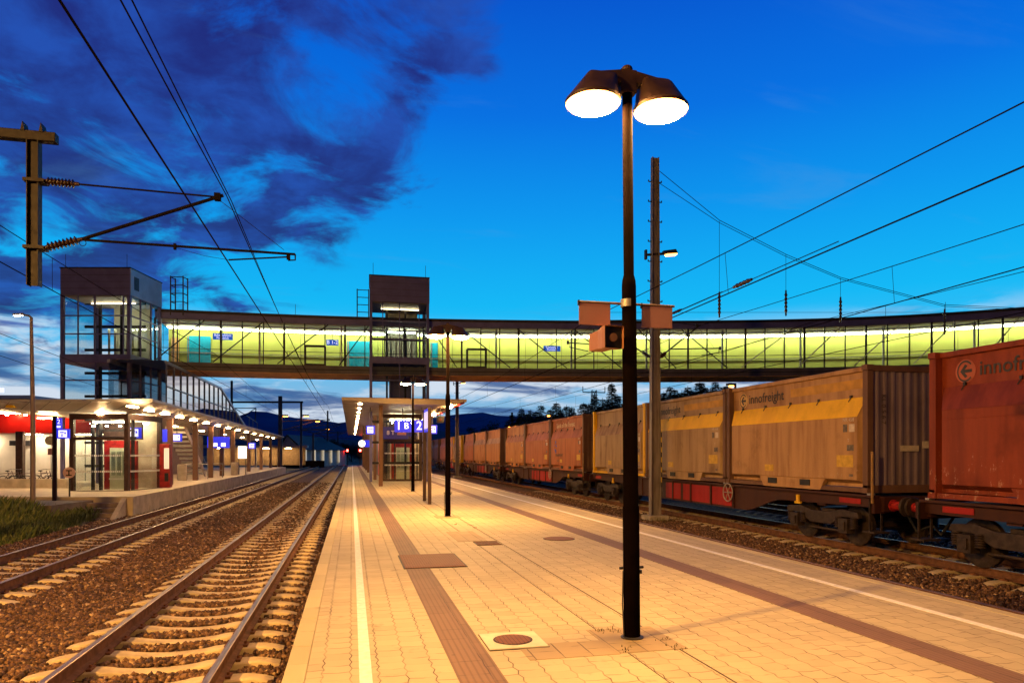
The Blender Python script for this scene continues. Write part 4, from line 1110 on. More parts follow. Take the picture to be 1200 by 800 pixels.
# info panel on two posts
pa, pb = Vector((2.44, 22.2, 0)), Vector((2.44, 23.8, 0))
t = thing('information_board', 'information panel between two brown posts seen nearly edge on', 'sign', (2.44, 23, 0))
for p in (pa, pb): MB().box(p.x - .055, p.x + .055, p.y - .055, p.y + .055, 0, 3.1).build('post', brown_steel, t, bevel=.008)
MB().box(2.415, 2.465, 22.27, 23.73, 2.35, 3.1).build('panel', blue_sign, t)
MB().box(2.405, 2.414, 22.4, 23.6, 2.45, 3.0).build('face', emis('info_glow', (.72, .62, 1.), .9), t)
# signal box lamp at right of canopy
c = PV(516, 491.5, 36); t = thing('repeater_signal', 'small black square signal box hung under the right canopy edge', 'signal', c)
MB().cbox(tuple(c), .36, .25, .34).build('case', black, t, bevel=.02); MB().lathe([(.08, -.14), (.08, -.126)], tuple(c), 14, 'y').build('lamp_lens', M('signal_lens', (.12, .05, .04), .2), t)
MB().bar((c.x, c.y, c.z + .15), (c.x, c.y, cz - .1), .04).build('hanger', dark_steel, t)

# ================================================================== FOOTBRIDGE
pts = [(182, 170), (300, 165), (433, 160), (520, 158), (600, 157), (700, 156), (820, 156), (910, 157.5), (1000, 160), (1100, 165), (1200, 172), (1300, 181)]
zt = 8.12
XY = np.array([tuple(PZ(u, F * zt / px))[:2] for u, px in pts])
co = np.polyfit(XY[:, 0], XY[:, 1], 5)
xs = np.linspace(XY[0, 0], XY[-1, 0], 600); ys = np.polyval(co, xs)
sl = np.concatenate([[0], np.cumsum(np.hypot(np.diff(xs), np.diff(ys)))]); Ltot = sl[-1]
def bp(s, off=0., z=0.):
    x = np.interp(s, sl, xs); y = np.interp(s, sl, ys); e = .05
    x2 = np.interp(min(s + e, Ltot), sl, xs); y2 = np.interp(min(s + e, Ltot), sl, ys); x1 = np.interp(max(s - e, 0), sl, xs); y1_ = np.interp(max(s - e, 0), sl, ys)
    d = Vector((x2 - x1, y2 - y1_, 0)).normalized(); nn = Vector((-d.y, d.x, 0))
    return Vector((x, y, z)) + nn * off
NB = int(round(Ltot / 1.14)); ds = Ltot / NB
BW = 3.1; zR, zF0, zG1, zTr, zG0, zL = 1.6 + zt, 9.22, 9.22, 8.97, 6.80, 6.33
def sweep(sec, s0=0., s1=Ltot, n=None):
    """sec: closed list of (offset, z)"""
    n = n or max(2, int((s1 - s0) / 1.0)); mb = MB(); k = len(sec); vs = []
    for i in range(n + 1):
        s = s0 + (s1 - s0) * i / n
        for o_, z in sec: vs.append(bp(s, o_, z))
    fs = [(i * k + j, i * k + (j + 1) % k, (i + 1) * k + (j + 1) % k, (i + 1) * k + j) for i in range(n) for j in range(k)]
    fs += [tuple(range(k)), tuple(reversed(range(n * k, (n + 1) * k)))]
    return mb.add(vs, fs)
rect = lambda a, b, c_, d_: [(a, c_), (b, c_), (b, d_), (a, d_)]
mid = bp(Ltot / 2)
tb = thing('footbridge', 'long curved glazed footbridge with lime lit interior spanning all the tracks', 'footbridge', (mid.x, mid.y, 6))
sweep(rect(-.12, BW + .12, zR - .16, zR)).build('roof', dark_steel, tb)
sweep(rect(-.10, BW + .10, zF0, zR - .161)).build('fascia', purple_clad, tb)
sweep(rect(.06, BW - .06, zF0 - .04, zF0 - .001)).build('ceiling', M('timber_ceiling', (.50, .40, .30), .6, 0, .12, 1.5), tb)
sweep(rect(-.06, BW + .06, zL + .003, zG0)).build('floor_beam', M('bridge_beam', (.10, .085, .085), .5, .1, .15, 2), tb)
sweep(rect(-.10, -.061, zL + .20, zL + .25)).build('ledge', dark_steel, tb)
sweep(rect(-.04, BW + .04, zL - .02, zL)).build('soffit', wood_soffit, tb)
sweep(rect(BW - .12, BW - .05, zG0, zF0 - .04)).build('back_wall', yellow_green, tb)
for k in range(int(Ltot / 1.75)):
    sweep(rect(2.24, 2.36, zF0 - .15, zF0 - .06), .1 + k * 1.75, .1 + k * 1.75 + 1.69, 2).build('tube_lamp', tube_light, tb)
mb = MB()
for k in range(int(Ltot / 2.3)):
    mb.bar(bp(.6 + k * 2.3, BW - .125, zG0), bp(.6 + k * 2.3, BW - .125, zF0 - .05), .03, .012, bp(.6 + k * 2.3, BW + 1) - bp(.6 + k * 2.3, BW))
tag(mb.build('panel_joint', M('olive_joint', (.20, .22, .05), .6), tb), kind='stuff')
for k in range(int(Ltot / 4.6)):
    q_ = .9 + k * 4.6; MB().bar(bp(q_, .16, zG0), bp(q_, .16, zF0 - .05), .09, .09).build('inner_post', galv, tb)
mb = sweep(rect(BW - .22, BW - .17, zG0 + .92, zG0 + .97)); mb.build('wall_rail', galv, tb)
sweep(rect(.10, .13, zG0 + .78, zG0 + .81)).build('handrail', dark_steel, tb)
sweep(rect(.10, .13, zG0 + .46, zG0 + .475)).build('handrail', dark_steel, tb)
sweep(rect(-.02, .03, zTr - .03, zTr + .03)).build('transom', purple_clad, tb)
MA, MBX = 0, 0
for k in range(NB):
    s0, s1 = k * ds, (k + 1) * ds
    w = MB().add([bp(s0, 0, zG0), bp(s1, 0, zG0), bp(s1, 0, zF0), bp(s0, 0, zF0)], [(0, 1, 2, 3)]).build('window', win_glass, tb)
    thick = k % 3 == 0
    ww = .11 if thick else .055
    a = bp(s0, -.03, zG0); b = bp(s0, -.03, zF0)
    d_ = bp(s0 + .1) - bp(s0)
    MB().bar(a, b, ww, .09, (bp(s0, 1) - bp(s0, 0))).build('mullion', dark_steel, w)
# braces
dark_rod = dark_steel; pale_rod = M('pale_brace', (.45, .42, .36), .5, .2, .1, 3)
s = .3
def brace(sa, sb, flip, mat, r=.035):
    za, zb = (zG0 + .03, zF0 - .03) if not flip else (zF0 - .03, zG0 + .03)
    MB().tube([bp(sa + (sb - sa) * f, -.10, za + (zb - za) * f) for f in (0, .25, .5, .75, 1)], r, 6).build('brace', mat, tb)
def s_at(u):
    best = min(np.linspace(0, Ltot, 1500), key=lambda q: abs(600 + F * ((lambda P: (P.x * CT - P.y * ST) / (P.y * CT + P.x * ST))(bp(q))) - u)); return float(best)
for ua, ub, fl, mt in ((180, 240, False, dark_rod), (250, 308, False, dark_rod), (325, 385, False, dark_rod), (398, 432, False, dark_rod), (505, 535, True, dark_rod), (540, 598, True, dark_rod), (606, 664, True, dark_rod), (672, 728, True, dark_rod), (748, 792, True, dark_rod), (798, 852, True, dark_rod), (868, 930, False, pale_rod), (935, 985, False, pale_rod), (1000, 1055, False, pale_rod), (1070, 1120, False, pale_rod), (1150, 1195, False, pale_rod)):
    brace(s_at(ua), s_at(ub), fl, mt)
# door frames on the front, turquoise panels and signs inside
for ua, ub, v0, v1 in ((358, 381, 405, 431), (547.5, 569, 409, 432)):
    sa, sb = s_at(ua), s_at(ub); z1 = zG0 + 1.12; mb = MB(); off = -.08
    mb.bar(bp(sa, off, zG0), bp(sa, off, z1), .12); mb.bar(bp(sb, off, zG0), bp(sb, off, z1), .12); mb.bar(bp(sa, off, z1), bp(sb, off, z1), .12); mb.bar(bp(sa, off, zG0 + .05), bp(sb, off, zG0 + .05), .1)
    mb.build('hatch_frame', dark_steel, tb)
for ua, ub in ((206, 235), (403, 433), (504, 513)):
    sa, sb = s_at(ua), s_at(ub)
    o = sweep(rect(BW - .20, BW - .125, zG0 + .01, zG0 + 1.95), sa, sb, 3).build('turquoise_panel', turq, tb)
    sweep(rect(BW - .22, BW - .20, zG0 + .01, zG0 + 1.95), sa + .04, sa + .10, 2).build('door_frame', galv, o)
sa = s_at(186); sweep(rect(BW - .20, BW - .125, zG0 + .01, zG0 + 1.8), sa, sa + .4, 2).build('wood_panel', wood_soffit, tb)
for ua, ub, v0, v1, l1, l2 in ((243, 267, 394, 400.5, 'Bahnhofplatz', 'Parkdeck'), (380, 394, 397, 403, 'B\u00a01-2', None), (639.5, 660, 400, 406, 'Bahnsteig 1', 'Parkdeck'), (150, 160, 392, 398, 'P', None)):
    if ua < 180: continue
    sa, sb = s_at(ua), s_at(ub); Zc = 40.5
    zc1 = PV(ua, v0, 42).z; zc0 = PV(ua, v1 + .6, 42).z; off = 1.6
    bd = sweep(rect(off, off + .08, zc0, zc1), sa, sb, 2).build('sign_board', emis('bridge_sign_blue', (.01, .12, .75), .55, (.01, .1, .5)) if ua == 243 else bpy.data.materials['bridge_sign_blue'], tb)
    q = bp((sa + sb) / 2, off - .012, 0); d_ = bp(sb) - bp(sa); rz = math.atan2(d_.y, d_.x); hh = zc1 - zc0
    if l2:
        text(l1, hh * .5, white_sign, bd, (q.x, q.y, zc0 + hh * .70), (R(90), 0, rz)); text(l2, hh * .5, white_sign, bd, (q.x, q.y, zc0 + hh * .27), (R(90), 0, rz))
    else: text(l1, hh * .9, white_sign, bd, (q.x, q.y, zc0 + hh * .5), (R(90), 0, rz))
    MB().bar(bp((sa + sb) / 2, off + .04, zc1), bp((sa + sb) / 2, off + .04, zF0 - .04), .03).build('hanger', dark_steel, bd)
for u in (345, 1110, 1040):
    sa = s_at(u); q = bp(sa, .4, zR); MB().tube([q, q + Vector((0, 0, .7))], .012, 6).build('lightning_rod', dark_steel, tb)
# link corridor between tower and bridge on the left (glazed side of the tower head)
q0 = L(0, 0, 0)

# bridge piers far right so that it stands
for u in (940, 1240):
    sa = s_at(u); q = bp(sa, 1.5)
    MB().lathe([(.45, -.95), (.45, zL - .02)], (q.x, q.y, 0), 20).build('pier', conc, tb, True)

# ================================================================== CONTAINERS
H, LEN = 2.90, 6.0
logo_dark = M('logo_dark_grey', (.045, .04, .04), .6, 0, .2, 4); logo_disc_y = M('logo_disc_ochre', (.55, .36, .12), .6, 0, .15, 4); logo_disc_r = M('logo_disc_red', (.40, .10, .05), .6, 0, .15, 4)
placard_y = M('yellow_placard', (.55, .34, .04), .6, 0, .15, 9); placard_w = M('pale_placard', (.55, .47, .38), .6, 0, .15, 9); placard_d = M('grey_placard', (.14, .11, .09), .6, 0, .3, 14)
def make_container(paint, ledge, frame, end, logo=True, detail=2, disc=None):
    """side toward the platform is -X; length along Y; base at z=0"""
    t = thing('freight_container', '', 'container', (0, 0, 0), 0, 'containers on the freight train')
    b = MB()
    b.box(-1.06, 1.06, -2.94, 2.94, .12, 2.80)
    b.add([(-1.06, -2.80, .20), (-1.06, 2.80, .20), (-1.06, 2.80, 2.20), (-1.06, -2.80, 2.20), (-1.23, -2.68, .29), (-1.23, 2.68, .29), (-1.23, 2.68, 1.74), (-1.23, -2.68, 1.74)],
          [(4, 7, 6, 5), (0, 4, 5, 1), (1, 5, 6, 2), (3, 7, 4, 0)])
    b.add([(1.06, -2.80, .20), (1.06, 2.80, .20), (1.06, 2.80, 2.20), (1.06, -2.80, 2.20), (1.23, -2.68, .29), (1.23, 2.68, .29), (1.23, 2.68, 1.74), (1.23, -2.68, 1.74)],
          [(4, 5, 6, 7), (0, 1, 5, 4), (1, 2, 6, 5), (3, 0, 4, 7), (2, 3, 7, 6)])
    b.box(-1.0, 1.0, -2.9, 2.9, 2.80, 2.88)
    if detail > 1:
        b.box(-1.236, -1.228, -2.67, 2.67, 1.56, 1.572)
    b.build('body', paint, t, local=True, bevel=.012)
    MB().add([(-1.06, -2.80, 2.20), (-1.06, 2.80, 2.20), (-1.232, 2.68, 1.742), (-1.232, -2.68, 1.742)], [(0, 1, 2, 3)]).add([(-1.068, -2.80, 2.20), (-1.068, 2.80, 2.20), (-1.24, 2.68, 1.742), (-1.24, -2.68, 1.742)], [(0, 3, 2, 1)]).build('ledge', ledge, t, local=True)
    f = MB()
    for sy in (-1, 1):
        for sx in (-1, 1):
            f.box(sx * 1.06 if sx > 0 else -1.22, 1.22 if sx > 0 else -1.06, sy * 2.84 if sy > 0 else -3.0, 3.0 if sy > 0 else -2.84, 0, H)
        f.box(-1.22, 1.22, sy * 2.86 if sy > 0 else -3.0, 3.0 if sy > 0 else -2.86, H - .14, H - .003); f.box(-1.22, 1.22, sy * 2.86 if sy > 0 else -3.0, 3.0 if sy > 0 else -2.86, 0.003, .18)
    f.box(-1.20, -1.08, -2.84, 2.84, 0.004, .11); f.box(1.08, 1.20, -2.84, 2.84, .004, .11)
    fr = f.build('frame', frame, t, local=True, bevel=.008)
    f = MB(); f.box(-1.13, -1.03, -2.84, 2.84, H - .12, H - .01); f.box(1.03, 1.13, -2.84, 2.84, H - .12, H - .01); f.build('top_rail', paint, t, local=True, bevel=.015)
    for sx in (-1.15, 1.15):
        for sy in (-2.92, 2.92):
            for z in (.003, H - .115): MB().cbox((sx, sy, z + .06), .178, .178, .118).build('corner_casting', frame, t, local=True)
    # corrugated end wall towards the viewer and at the far end
    for sy in (-1, 1):
        e = MB(); n = 10; pr = []
        for k in range(n):
            x0 = -1.05 + k * 2.1 / n; w = 2.1 / n
            pr += [(x0, 0), (x0 + w * .36, 0), (x0 + w * .56, .026), (x0 + w * .80, .026)]
        pr += [(1.05, 0)]
        e.add([(x, sy * (2.945 + y), z) for z in (.18, H - .14) for x, y in pr], [(i, i + 1, len(pr) + i + 1, len(pr) + i) for i in range(len(pr) - 1)])
        e.build('end_wall', end, t, local=True)
    s = MB(); s.add([(x, y, z) for x in (-1.205, -1.10) for y, z in ((-1.55, .285), (1.25, .285), (1.05, .0), (-1.35, .0))], [(0, 3, 2, 1), (4, 5, 6, 7), (0, 1, 5, 4), (1, 2, 6, 5), (2, 3, 7, 6), (3, 0, 4, 7)])
    s.build('skirt', paint, t, local=True)
    MB().box(-1.225, -1.205, -.98, -.58, .09, .24).box(-1.225, -1.205, .42, .82, .09, .24).each('fork_pocket', black, t, local=True)
    if detail > 1:
        la = MB()
        for k in range(5): la.cbox((-1.08, -2.3 + k * 1.15, 2.23), .05, .05, .06); la.bar((-1.085, -2.3 + k * 1.15, 2.21), (-1.125, -2.26 + k * 1.15, 2.11), .018)
        la.build('latch', dark_steel, t, local=True)
        if logo != 'none':
            cy, czz = 2.30, 2.47
            if paint is not C_RED: MB().box(-1.067, -1.06, -2.70, .02, 2.40, 2.62).build('colour_band', M('ochre_band', (.46, .24, .03), .6, 0, .2, 3) if 'ochre_band' not in bpy.data.materials else bpy.data.materials['ochre_band'], t, local=True)
            if disc: MB().lathe([(.225, 0), (.225, .004)], (-1.068, cy, czz), 32, 'x').build('logo_disc', disc, t, local=True)
            e = MB(); n = 26; vs = []
            for k in range(n + 1):
                a = R(40) + R(280) * k / n
                for r in (.17, .205): vs.append((-1.076, cy - r * math.cos(a) * .88 - .0, czz + r * math.sin(a)))
            e.add(vs, [(2 * i, 2 * i + 1, 2 * i + 3, 2 * i + 2) for i in range(n)])
            # arrow pointing left (+Y)
            X_ = -1.077
            e.add([(X_, cy + .11, czz), (X_, cy - .0, czz + .13), (X_, cy - .055, czz + .10), (X_, cy + .01, czz + .03), (X_, cy - .15, czz + .03), (X_, cy - .15, czz - .03), (X_, cy + .01, czz - .03), (X_, cy - .055, czz - .10), (X_, cy - .0, czz - .13)], [(0, 1, 2, 3), (3, 4, 5, 6), (0, 3, 6), (0, 6, 7, 8)])
            e.build('logo_emblem', logo_dark, t, local=True)
            text('innofreight', .38, logo_dark, t, (-1.074, cy - .30, czz + .01), FACE_LEFT, .002, 'lettering', 'LEFT', .003, 1.02)
        pl = MB(); pl.box(-1.2365, -1.23, -2.55, -2.0, .58, .86); pl.box(-1.2365, -1.23, .55, .95, .42, .60); pl.each('placard', placard_y, t, local=True)
        pl = MB(); pl.box(-1.2368, -1.23, -2.60, -2.42, 1.40, 1.58); pl.each('placard', placard_w, t, local=True)
        pl = MB(); pl.box(-1.2368, -1.23, -2.36, -2.22, 1.40, 1.58); pl.box(-1.2368, -1.23, -2.57, -2.35, .96, 1.10); pl.box(-1.2368, -1.23, -2.55, -2.42, .36, .42); pl.each('placard', placard_d, t, local=True)
        text('NR 458', .12, placard_w, t, (-1.238, -2.40, 1.68), FACE_LEFT, .001, 'lettering')
        text('T', .10, placard_w, t, (-1.238, -2.40, 1.20), FACE_LEFT, .001, 'lettering')
        # dull end markings
        text('KL 0 5 6 7', .16, logo_dark, t, (-.80, -3.0 - .002, 1.9), (R(90), R(90), 0), .001, 'lettering')
        MB().box(-.35, .15, -3.004, -2.999, .95, 1.08).box(.25, .42, -3.004, -2.999, 1.02, 1.18).each('placard', placard_w, t, local=True)
    return t

DECKZ = .72; CX = 11.3 + 1.23
spec = {}
c_yel = make_container(C_OCHRE, C_YELLOW, C_FRAME, C_GREYEND, True, 2, logo_disc_y)
c_tan = make_container(C_TAN, C_YELLOW, C_FRAME, C_GREYEND, True, 2, logo_disc_y)
c_red = make_container(C_RED, C_RED, C_RED, C_RED, True, 2, logo_disc_r)
c_br = make_container(C_ORANGE, C_ORANGE, C_FRAME, C_FRAME, 'none', 2)
c_rb = make_container(C_REDBROWN, C_REDBROWN, C_FRAME, C_FRAME, 'none', 2)
c_tp = make_container(C_TAN, C_OCHRE, C_YELLOW, C_FRAME, 'none', 2)
c_far = make_container(C_ORANGE, C_OCHRE, C_FRAME, C_FRAME, 'none', 1)
c_far2 = make_container(C_REDBROWN, C_REDBROWN, C_FRAME, C_FRAME, 'none', 1)
c_fary = make_container(C_TAN, C_OCHRE, C_YELLOW, C_YELLOW, 'none', 1)
# special: pale lettering and blue swirl on the fourth
c_txt = dup(c_rb)
text('Spirit of the Forest', .34, M('faded_cream', (.62, .48, .30), .6, 0, .2, 6), c_txt, (-1.072, 2.1, 2.48), FACE_LEFT, .002, 'lettering', 'LEFT', .004, 1.25)
blue_g = M('blue_graphic', (.05, .05, .42), .5, 0, .2, 6)
for k, (a, r, s_) in enumerate(((20, .10, 1.0), (90, .16, 1), (170, .14, 1), (260, .20, 1), (320, .12, 1))):
    q = MB().lathe([(r * .6, 0), (r * .6, .004)], (-1.238, 1.75 + .16 * math.cos(R(a)), 1.30 + .26 * math.sin(R(a))), 14, 'x').build('graphic', blue_g, c_txt, local=True)
    q.location = (-.002 * k, 0, 0)
text('TRANSPORT', .20, logo_dark, c_txt, (-1.238, 1.1, .82), FACE_LEFT, .002, 'lettering', 'CENTER', .003, 1.3); text('holz', .2, placard_d, c_txt, (-1.238, 1.3, .52), FACE_LEFT, .002, 'lettering')

starts = [13.3 - 1.62 - 6.08 * 1, 13.3 - 1.62 - 6.08 * 2]
place = [
    (c_red, 13.3 - 1.62 - 6.08, 'rust red container at the right picture edge with a round arrow emblem', None),
    (c_yel, 13.3, 'tan container with ribbed grey end wall and yellow ledge, beside the rust red one', None),
    (c_tan, 13.3 + 6.08, 'pale container with yellow ledge directly behind the tall striped mast', None),
    (c_tp, 13.3 + 12.16, 'pale container with yellow corner frame seen just left of the near lamp pole', None),
]
W2 = 13.3 + 18.24 + 1.35; W3 = W2 + 18.24 + 1.6; W4 = W3 + 18.24 + 1.6; W5 = W4 + 18.24 + 1.6
place += [(c_txt, W2, 'red brown container with blue graphic and cream lettering', None), (c_rb, W2 + 6.08, 'plain dark red brown container left of the one with the blue graphic', None), (c_br, W2 + 12.16, 'plain orange brown container two left of the blue graphic one', None)]
place += [(c_far, W3, 'orange container on the third wagon, first past the wagon gap', None), (c_far, W3 + 6.08, 'orange container in the middle of the third wagon', None), (c_far2, W3 + 12.16, 'red brown container at the far end of the third wagon', None),
          (c_fary, W4, 'small distant container with yellow corner frame on the fourth wagon', None), (c_far, W4 + 6.08, 'distant orange container in the middle of the fourth wagon', None), (c_far2, W4 + 12.16, 'distant red container at the far end of the fourth wagon', None),
          (c_far2, W5, 'tiny red container beginning the farthest visible wagon', None), (c_far, W5 + 6.08, 'tiny orange container midway on the farthest visible wagon', None), (c_far2, W5 + 12.16, 'tiny red container ending the train beside the canopy', None)]
used = set()
for src, ys_, lab, _ in place:
    o = src if src.name not in used else dup(src)
    used.add(src.name)
    o.location = (CX, ys_ + 3.04, DECKZ); o['label'] = lab

# ================================================================== WAGONS
def make_wagon():
    t = thing('flat_wagon', '', 'wagon', (0, 0, 0), 0, 'wagons of the freight train')
    h0 = 1.26   # deck height above rail
    hl = 9.3
    # fishbelly side sills
    for sx in (-1, 1):
        pr = [(-hl, h0 - .03), (-hl, h0 - .30), (-5.9, h0 - .34)] + [(-5.9 + 2.0 * (k / 6), h0 - .34 - .42 * (1 - math.cos(math.pi * k / 6)) / 2) for k in range(1, 7)] + [(3.9 + 2.0 * (k / 6), h0 - .76 + .42 * (1 - math.cos(math.pi * k / 6)) / 2) for k in range(0, 7)] + [(hl, h0 - .30), (hl, h0 - .03)]
        xa, xb = (-1.16, -1.10) if sx < 0 else (1.10, 1.16)
        MB().prism(pr, xa, xb, lambda p, s: (s, p[0], p[1])).build('side_sill', W_BROWN, t, local=True)
        f = MB().box(min(sx * 1.08, sx * 1.25), max(sx * 1.08, sx * 1.25), -hl, hl, h0 - .075, h0 - .028); f.build('flange', W_BROWN, t, local=True)
    p = MB()
    for y in np.arange(-3.4, 3.5, 1.36): p.box(-1.20, -1.161, y - .04, y + .04, h0 - .74, h0 - .08)
    p.each('stiffener', W_BROWN, t, local=True)
    for y0, y1 in ((-1.95, -.1), (.1, 1.28), (-3.28, -2.1)):
        MB().box(-1.168, -1.161, y0, y1, h0 - .70, h0 - .14).each('red_plate', W_RED, t, local=True)
    MB().box(-1.175, -1.163, -8.8, -8.1, h0 - .25, h0 - .13).box(-1.175, -1.163, 8.1, 8.8, h0 - .25, h0 - .13).each('red_plate', W_RED, t, local=True)
    c = MB().box(-.5, .5, -hl, hl, h0 - .30, h0 - .08)
    for y in (-hl, -7.35, -3.2, 0, 3.2, 7.35, hl): c.box(-1.1, 1.1, y - .15, y + .15, h0 - .38, h0 - .05)
    c.build('underframe', W_BROWN, t, local=True)
    MB().tube([(0, -3, .75), (0, -1.2, .75)], .2, 14).build('brake_cylinder', bogie_m, t, True, local=True)
    # hand brake wheel
    n = 22; hw = MB().tube([(-1.25, -3.2 + .27 * math.cos(2 * math.pi * k / n), .98 + .27 * math.sin(2 * math.pi * k / n)) for k in range(n + 1)], .018, 6, False)
    for k in range(3): a = math.pi * k / 3; hw.tube([(-1.25, -3.2 - .26 * math.cos(a), .98 - .26 * math.sin(a)), (-1.25, -3.2 + .26 * math.cos(a), .98 + .26 * math.sin(a))], .012, 5)
    hw.tube([(-1.25, -3.2, .98), (-1.16, -3.2, .98)], .03, 8)
    hw.build('brake_wheel', M('pale_brake_wheel', (.40, .34, .28), .5, .2, .2, 6), t, True, local=True)
    for y in (-6.55, 6.55):
        yk = MB().cbox((-1.19, y, h0 - .26), .05, .10, .20).bar((-1.19, y - .12, h0 - .36), (-1.19, y + .12, h0 - .36), .05, .05); yk.build('lashing_hook', C_YELLOW, t, local=True)
    # twistlocks
    tw = MB()
    for y in (-9.12, -3.12, -2.96, 2.96, 3.12, 9.12):
        for x in (-1.16, 1.16): tw.cbox((x, y, h0 - .012), .14, .10, .05)
    tw.each('container_spigot', galv, t, local=True)
    # ends: headstock, buffers, step, grab bar
    for sy in (-1, 1):
        e = MB().box(-1.28, 1.28, sy * hl - .06, sy * hl + .06, h0 - .42, h0 - .08); e.build('headstock', W_BROWN, t, local=True)
        for sx in (-1, 1):
            bf = MB().lathe([(.13, 0), (.13, .12), (.10, .13), (.10, .45), (.09, .46)], (0, 0, 0), 16, 'y')
            bf.v = [(x + sx * .875, sy * (hl + .06 + y), z + 1.02) for x, y, z in bf.v]
            b_ = bf.build('buffer', W_RED, t, True, local=True)
            hd = MB().lathe([(.20, .46), (.22, .48), (.20, .52), (.06, .53)], (0, 0, 0), 18, 'y'); hd.v = [(x + sx * .875, sy * (hl + .06 + y), z + 1.02) for x, y, z in hd.v]
            hd.build('buffer_head', bogie_m, b_, True, local=True)
        MB().bar((0, sy * (hl + .05), .98), (0, sy * (hl + .62), .9), .09, .14).build('coupling', bogie_m, t, local=True)
        MB().tube([(-.4, sy * hl, .85), (-.4, sy * (hl + .3), .45), (-.3, sy * (hl + .6), .6)], .03, 8).build('brake_hose', rubber, t, True, local=True)
        st = MB().box(-1.35, -.95, sy * (hl - .05) - .18, sy * (hl - .05) + .18, .40, .44); st.bar((-1.30, sy * (hl - .05), .42), (-1.30, sy * (hl - .05), h0 - .1), .05, .02); st.bar((-1.0, sy * (hl - .05), .42), (-1.0, sy * (hl - .05), h0 - .1), .05, .02)
        st.build('step', bogie_m, t, local=True)
    MB().tube([(-1.30, -hl - .02, h0 - .2), (-1.30, -hl - .02, h0 + .95)], .03, 8).build('grab_bar', M('yellowed_bar', (.30, .17, .06), .5), t, local=True)
    # bogies
    for by in (-7.35, 7.35):
        bo = MB().box(-.9, .9, by - .25, by + .25, .55, .80); b_ = bo.build('bogie', bogie_m, t, local=True)
        for sx in (-1, 1):
            x0, x1 = sx * 1.02, sx * 1.14; lo, hi = min(x0, x1), max(x0, x1)
            pr = [(-1.35, .66), (-1.30, .80), (-.75, .84), (-.35, .74), (.35, .74), (.75, .84), (1.30, .80), (1.35, .66), (.80, .66), (.38, .44), (-.38, .44), (-.80, .66)]
            MB().prism([(by + a, b) for a, b in pr], lo, hi, lambda p, s: (s, p[0], p[1])).build('side_frame', bogie_m, b_, local=True, bevel=.015)
            for wy in (-.92, .92):
                ab = MB().cbox((sx * 1.12, by + wy, .46), .22, .30, .34); ab.cbox((sx * 1.24, by + wy, .46), .05, .18, .20)
                for k in range(2): ab.tube([(sx * 1.27, by + wy - .05 + .1 * k, .50), (sx * 1.275, by + wy - .05 + .1 * k, .50)], .02, 8)
                ab.build('axle_box', bogie_m, b_, local=True, bevel=.02)
                for q in (-.26, .26):
                    sp_ = MB()
                    for k in range(6): sp_.lathe([(.085, 0), (.10, .015), (.085, .03)], (sx * 1.12, by + wy + q, .40 + k * .045), 12)
                    sp_.lathe([(.075, 0), (.075, .27)], (sx * 1.12, by + wy + q, .40), 12)
                    sp_.build('spring', bogie_m, b_, True, local=True)
            MB().tube([(sx * 1.0, by - .6, .30), (sx * 1.0, by + .6, .30)], .03, 8).build('brake_rigging', bogie_m, b_, True, local=True)
        for wy in (-.92, .92):
            w = MB()
            for sx in (-1, 1):
                q = MB().lathe([(.10, -.07), (.36, -.055), (.45, -.07), (.475, -.06), (.478, -.035), (.46, -.03), (.455, .07), (.36, .055), (.10, .09)], (0, 0, 0), 32, 'x')
                q.v = [((-sx) * x + sx * .7525, y + by + wy, z + .46) for x, y, z in q.v]
                w.add(q.v, q.f)
            w.tube([(-.95, by + wy, .46), (.95, by + wy, .46)], .08, 10)
            w.build('wheelset', bogie_m, b_, True, local=True)
    return t
wg = make_wagon()
for i, (yc, lab) in enumerate(((13.3 + 9.12, 'brown flat wagon with red plates and round brake wheel under the yellow ledged containers'), (13.3 - 1.62 - 9.12, 'flat wagon at the right edge under the rust red container'), (W2 + 9.12, 'flat wagon under the container with the blue graphic'), (W3 + 9.12, 'third flat wagon, under orange containers'), (W4 + 9.12, 'fourth flat wagon, far along the train'), (W5 + 9.12, 'farthest flat wagon beside the canopy'))):
    o = wg if i == 0 else dup(wg); o.location = (CX, yc, -.55); o['label'] = lab
# second container on the near wagon only just beyond the frame is left out

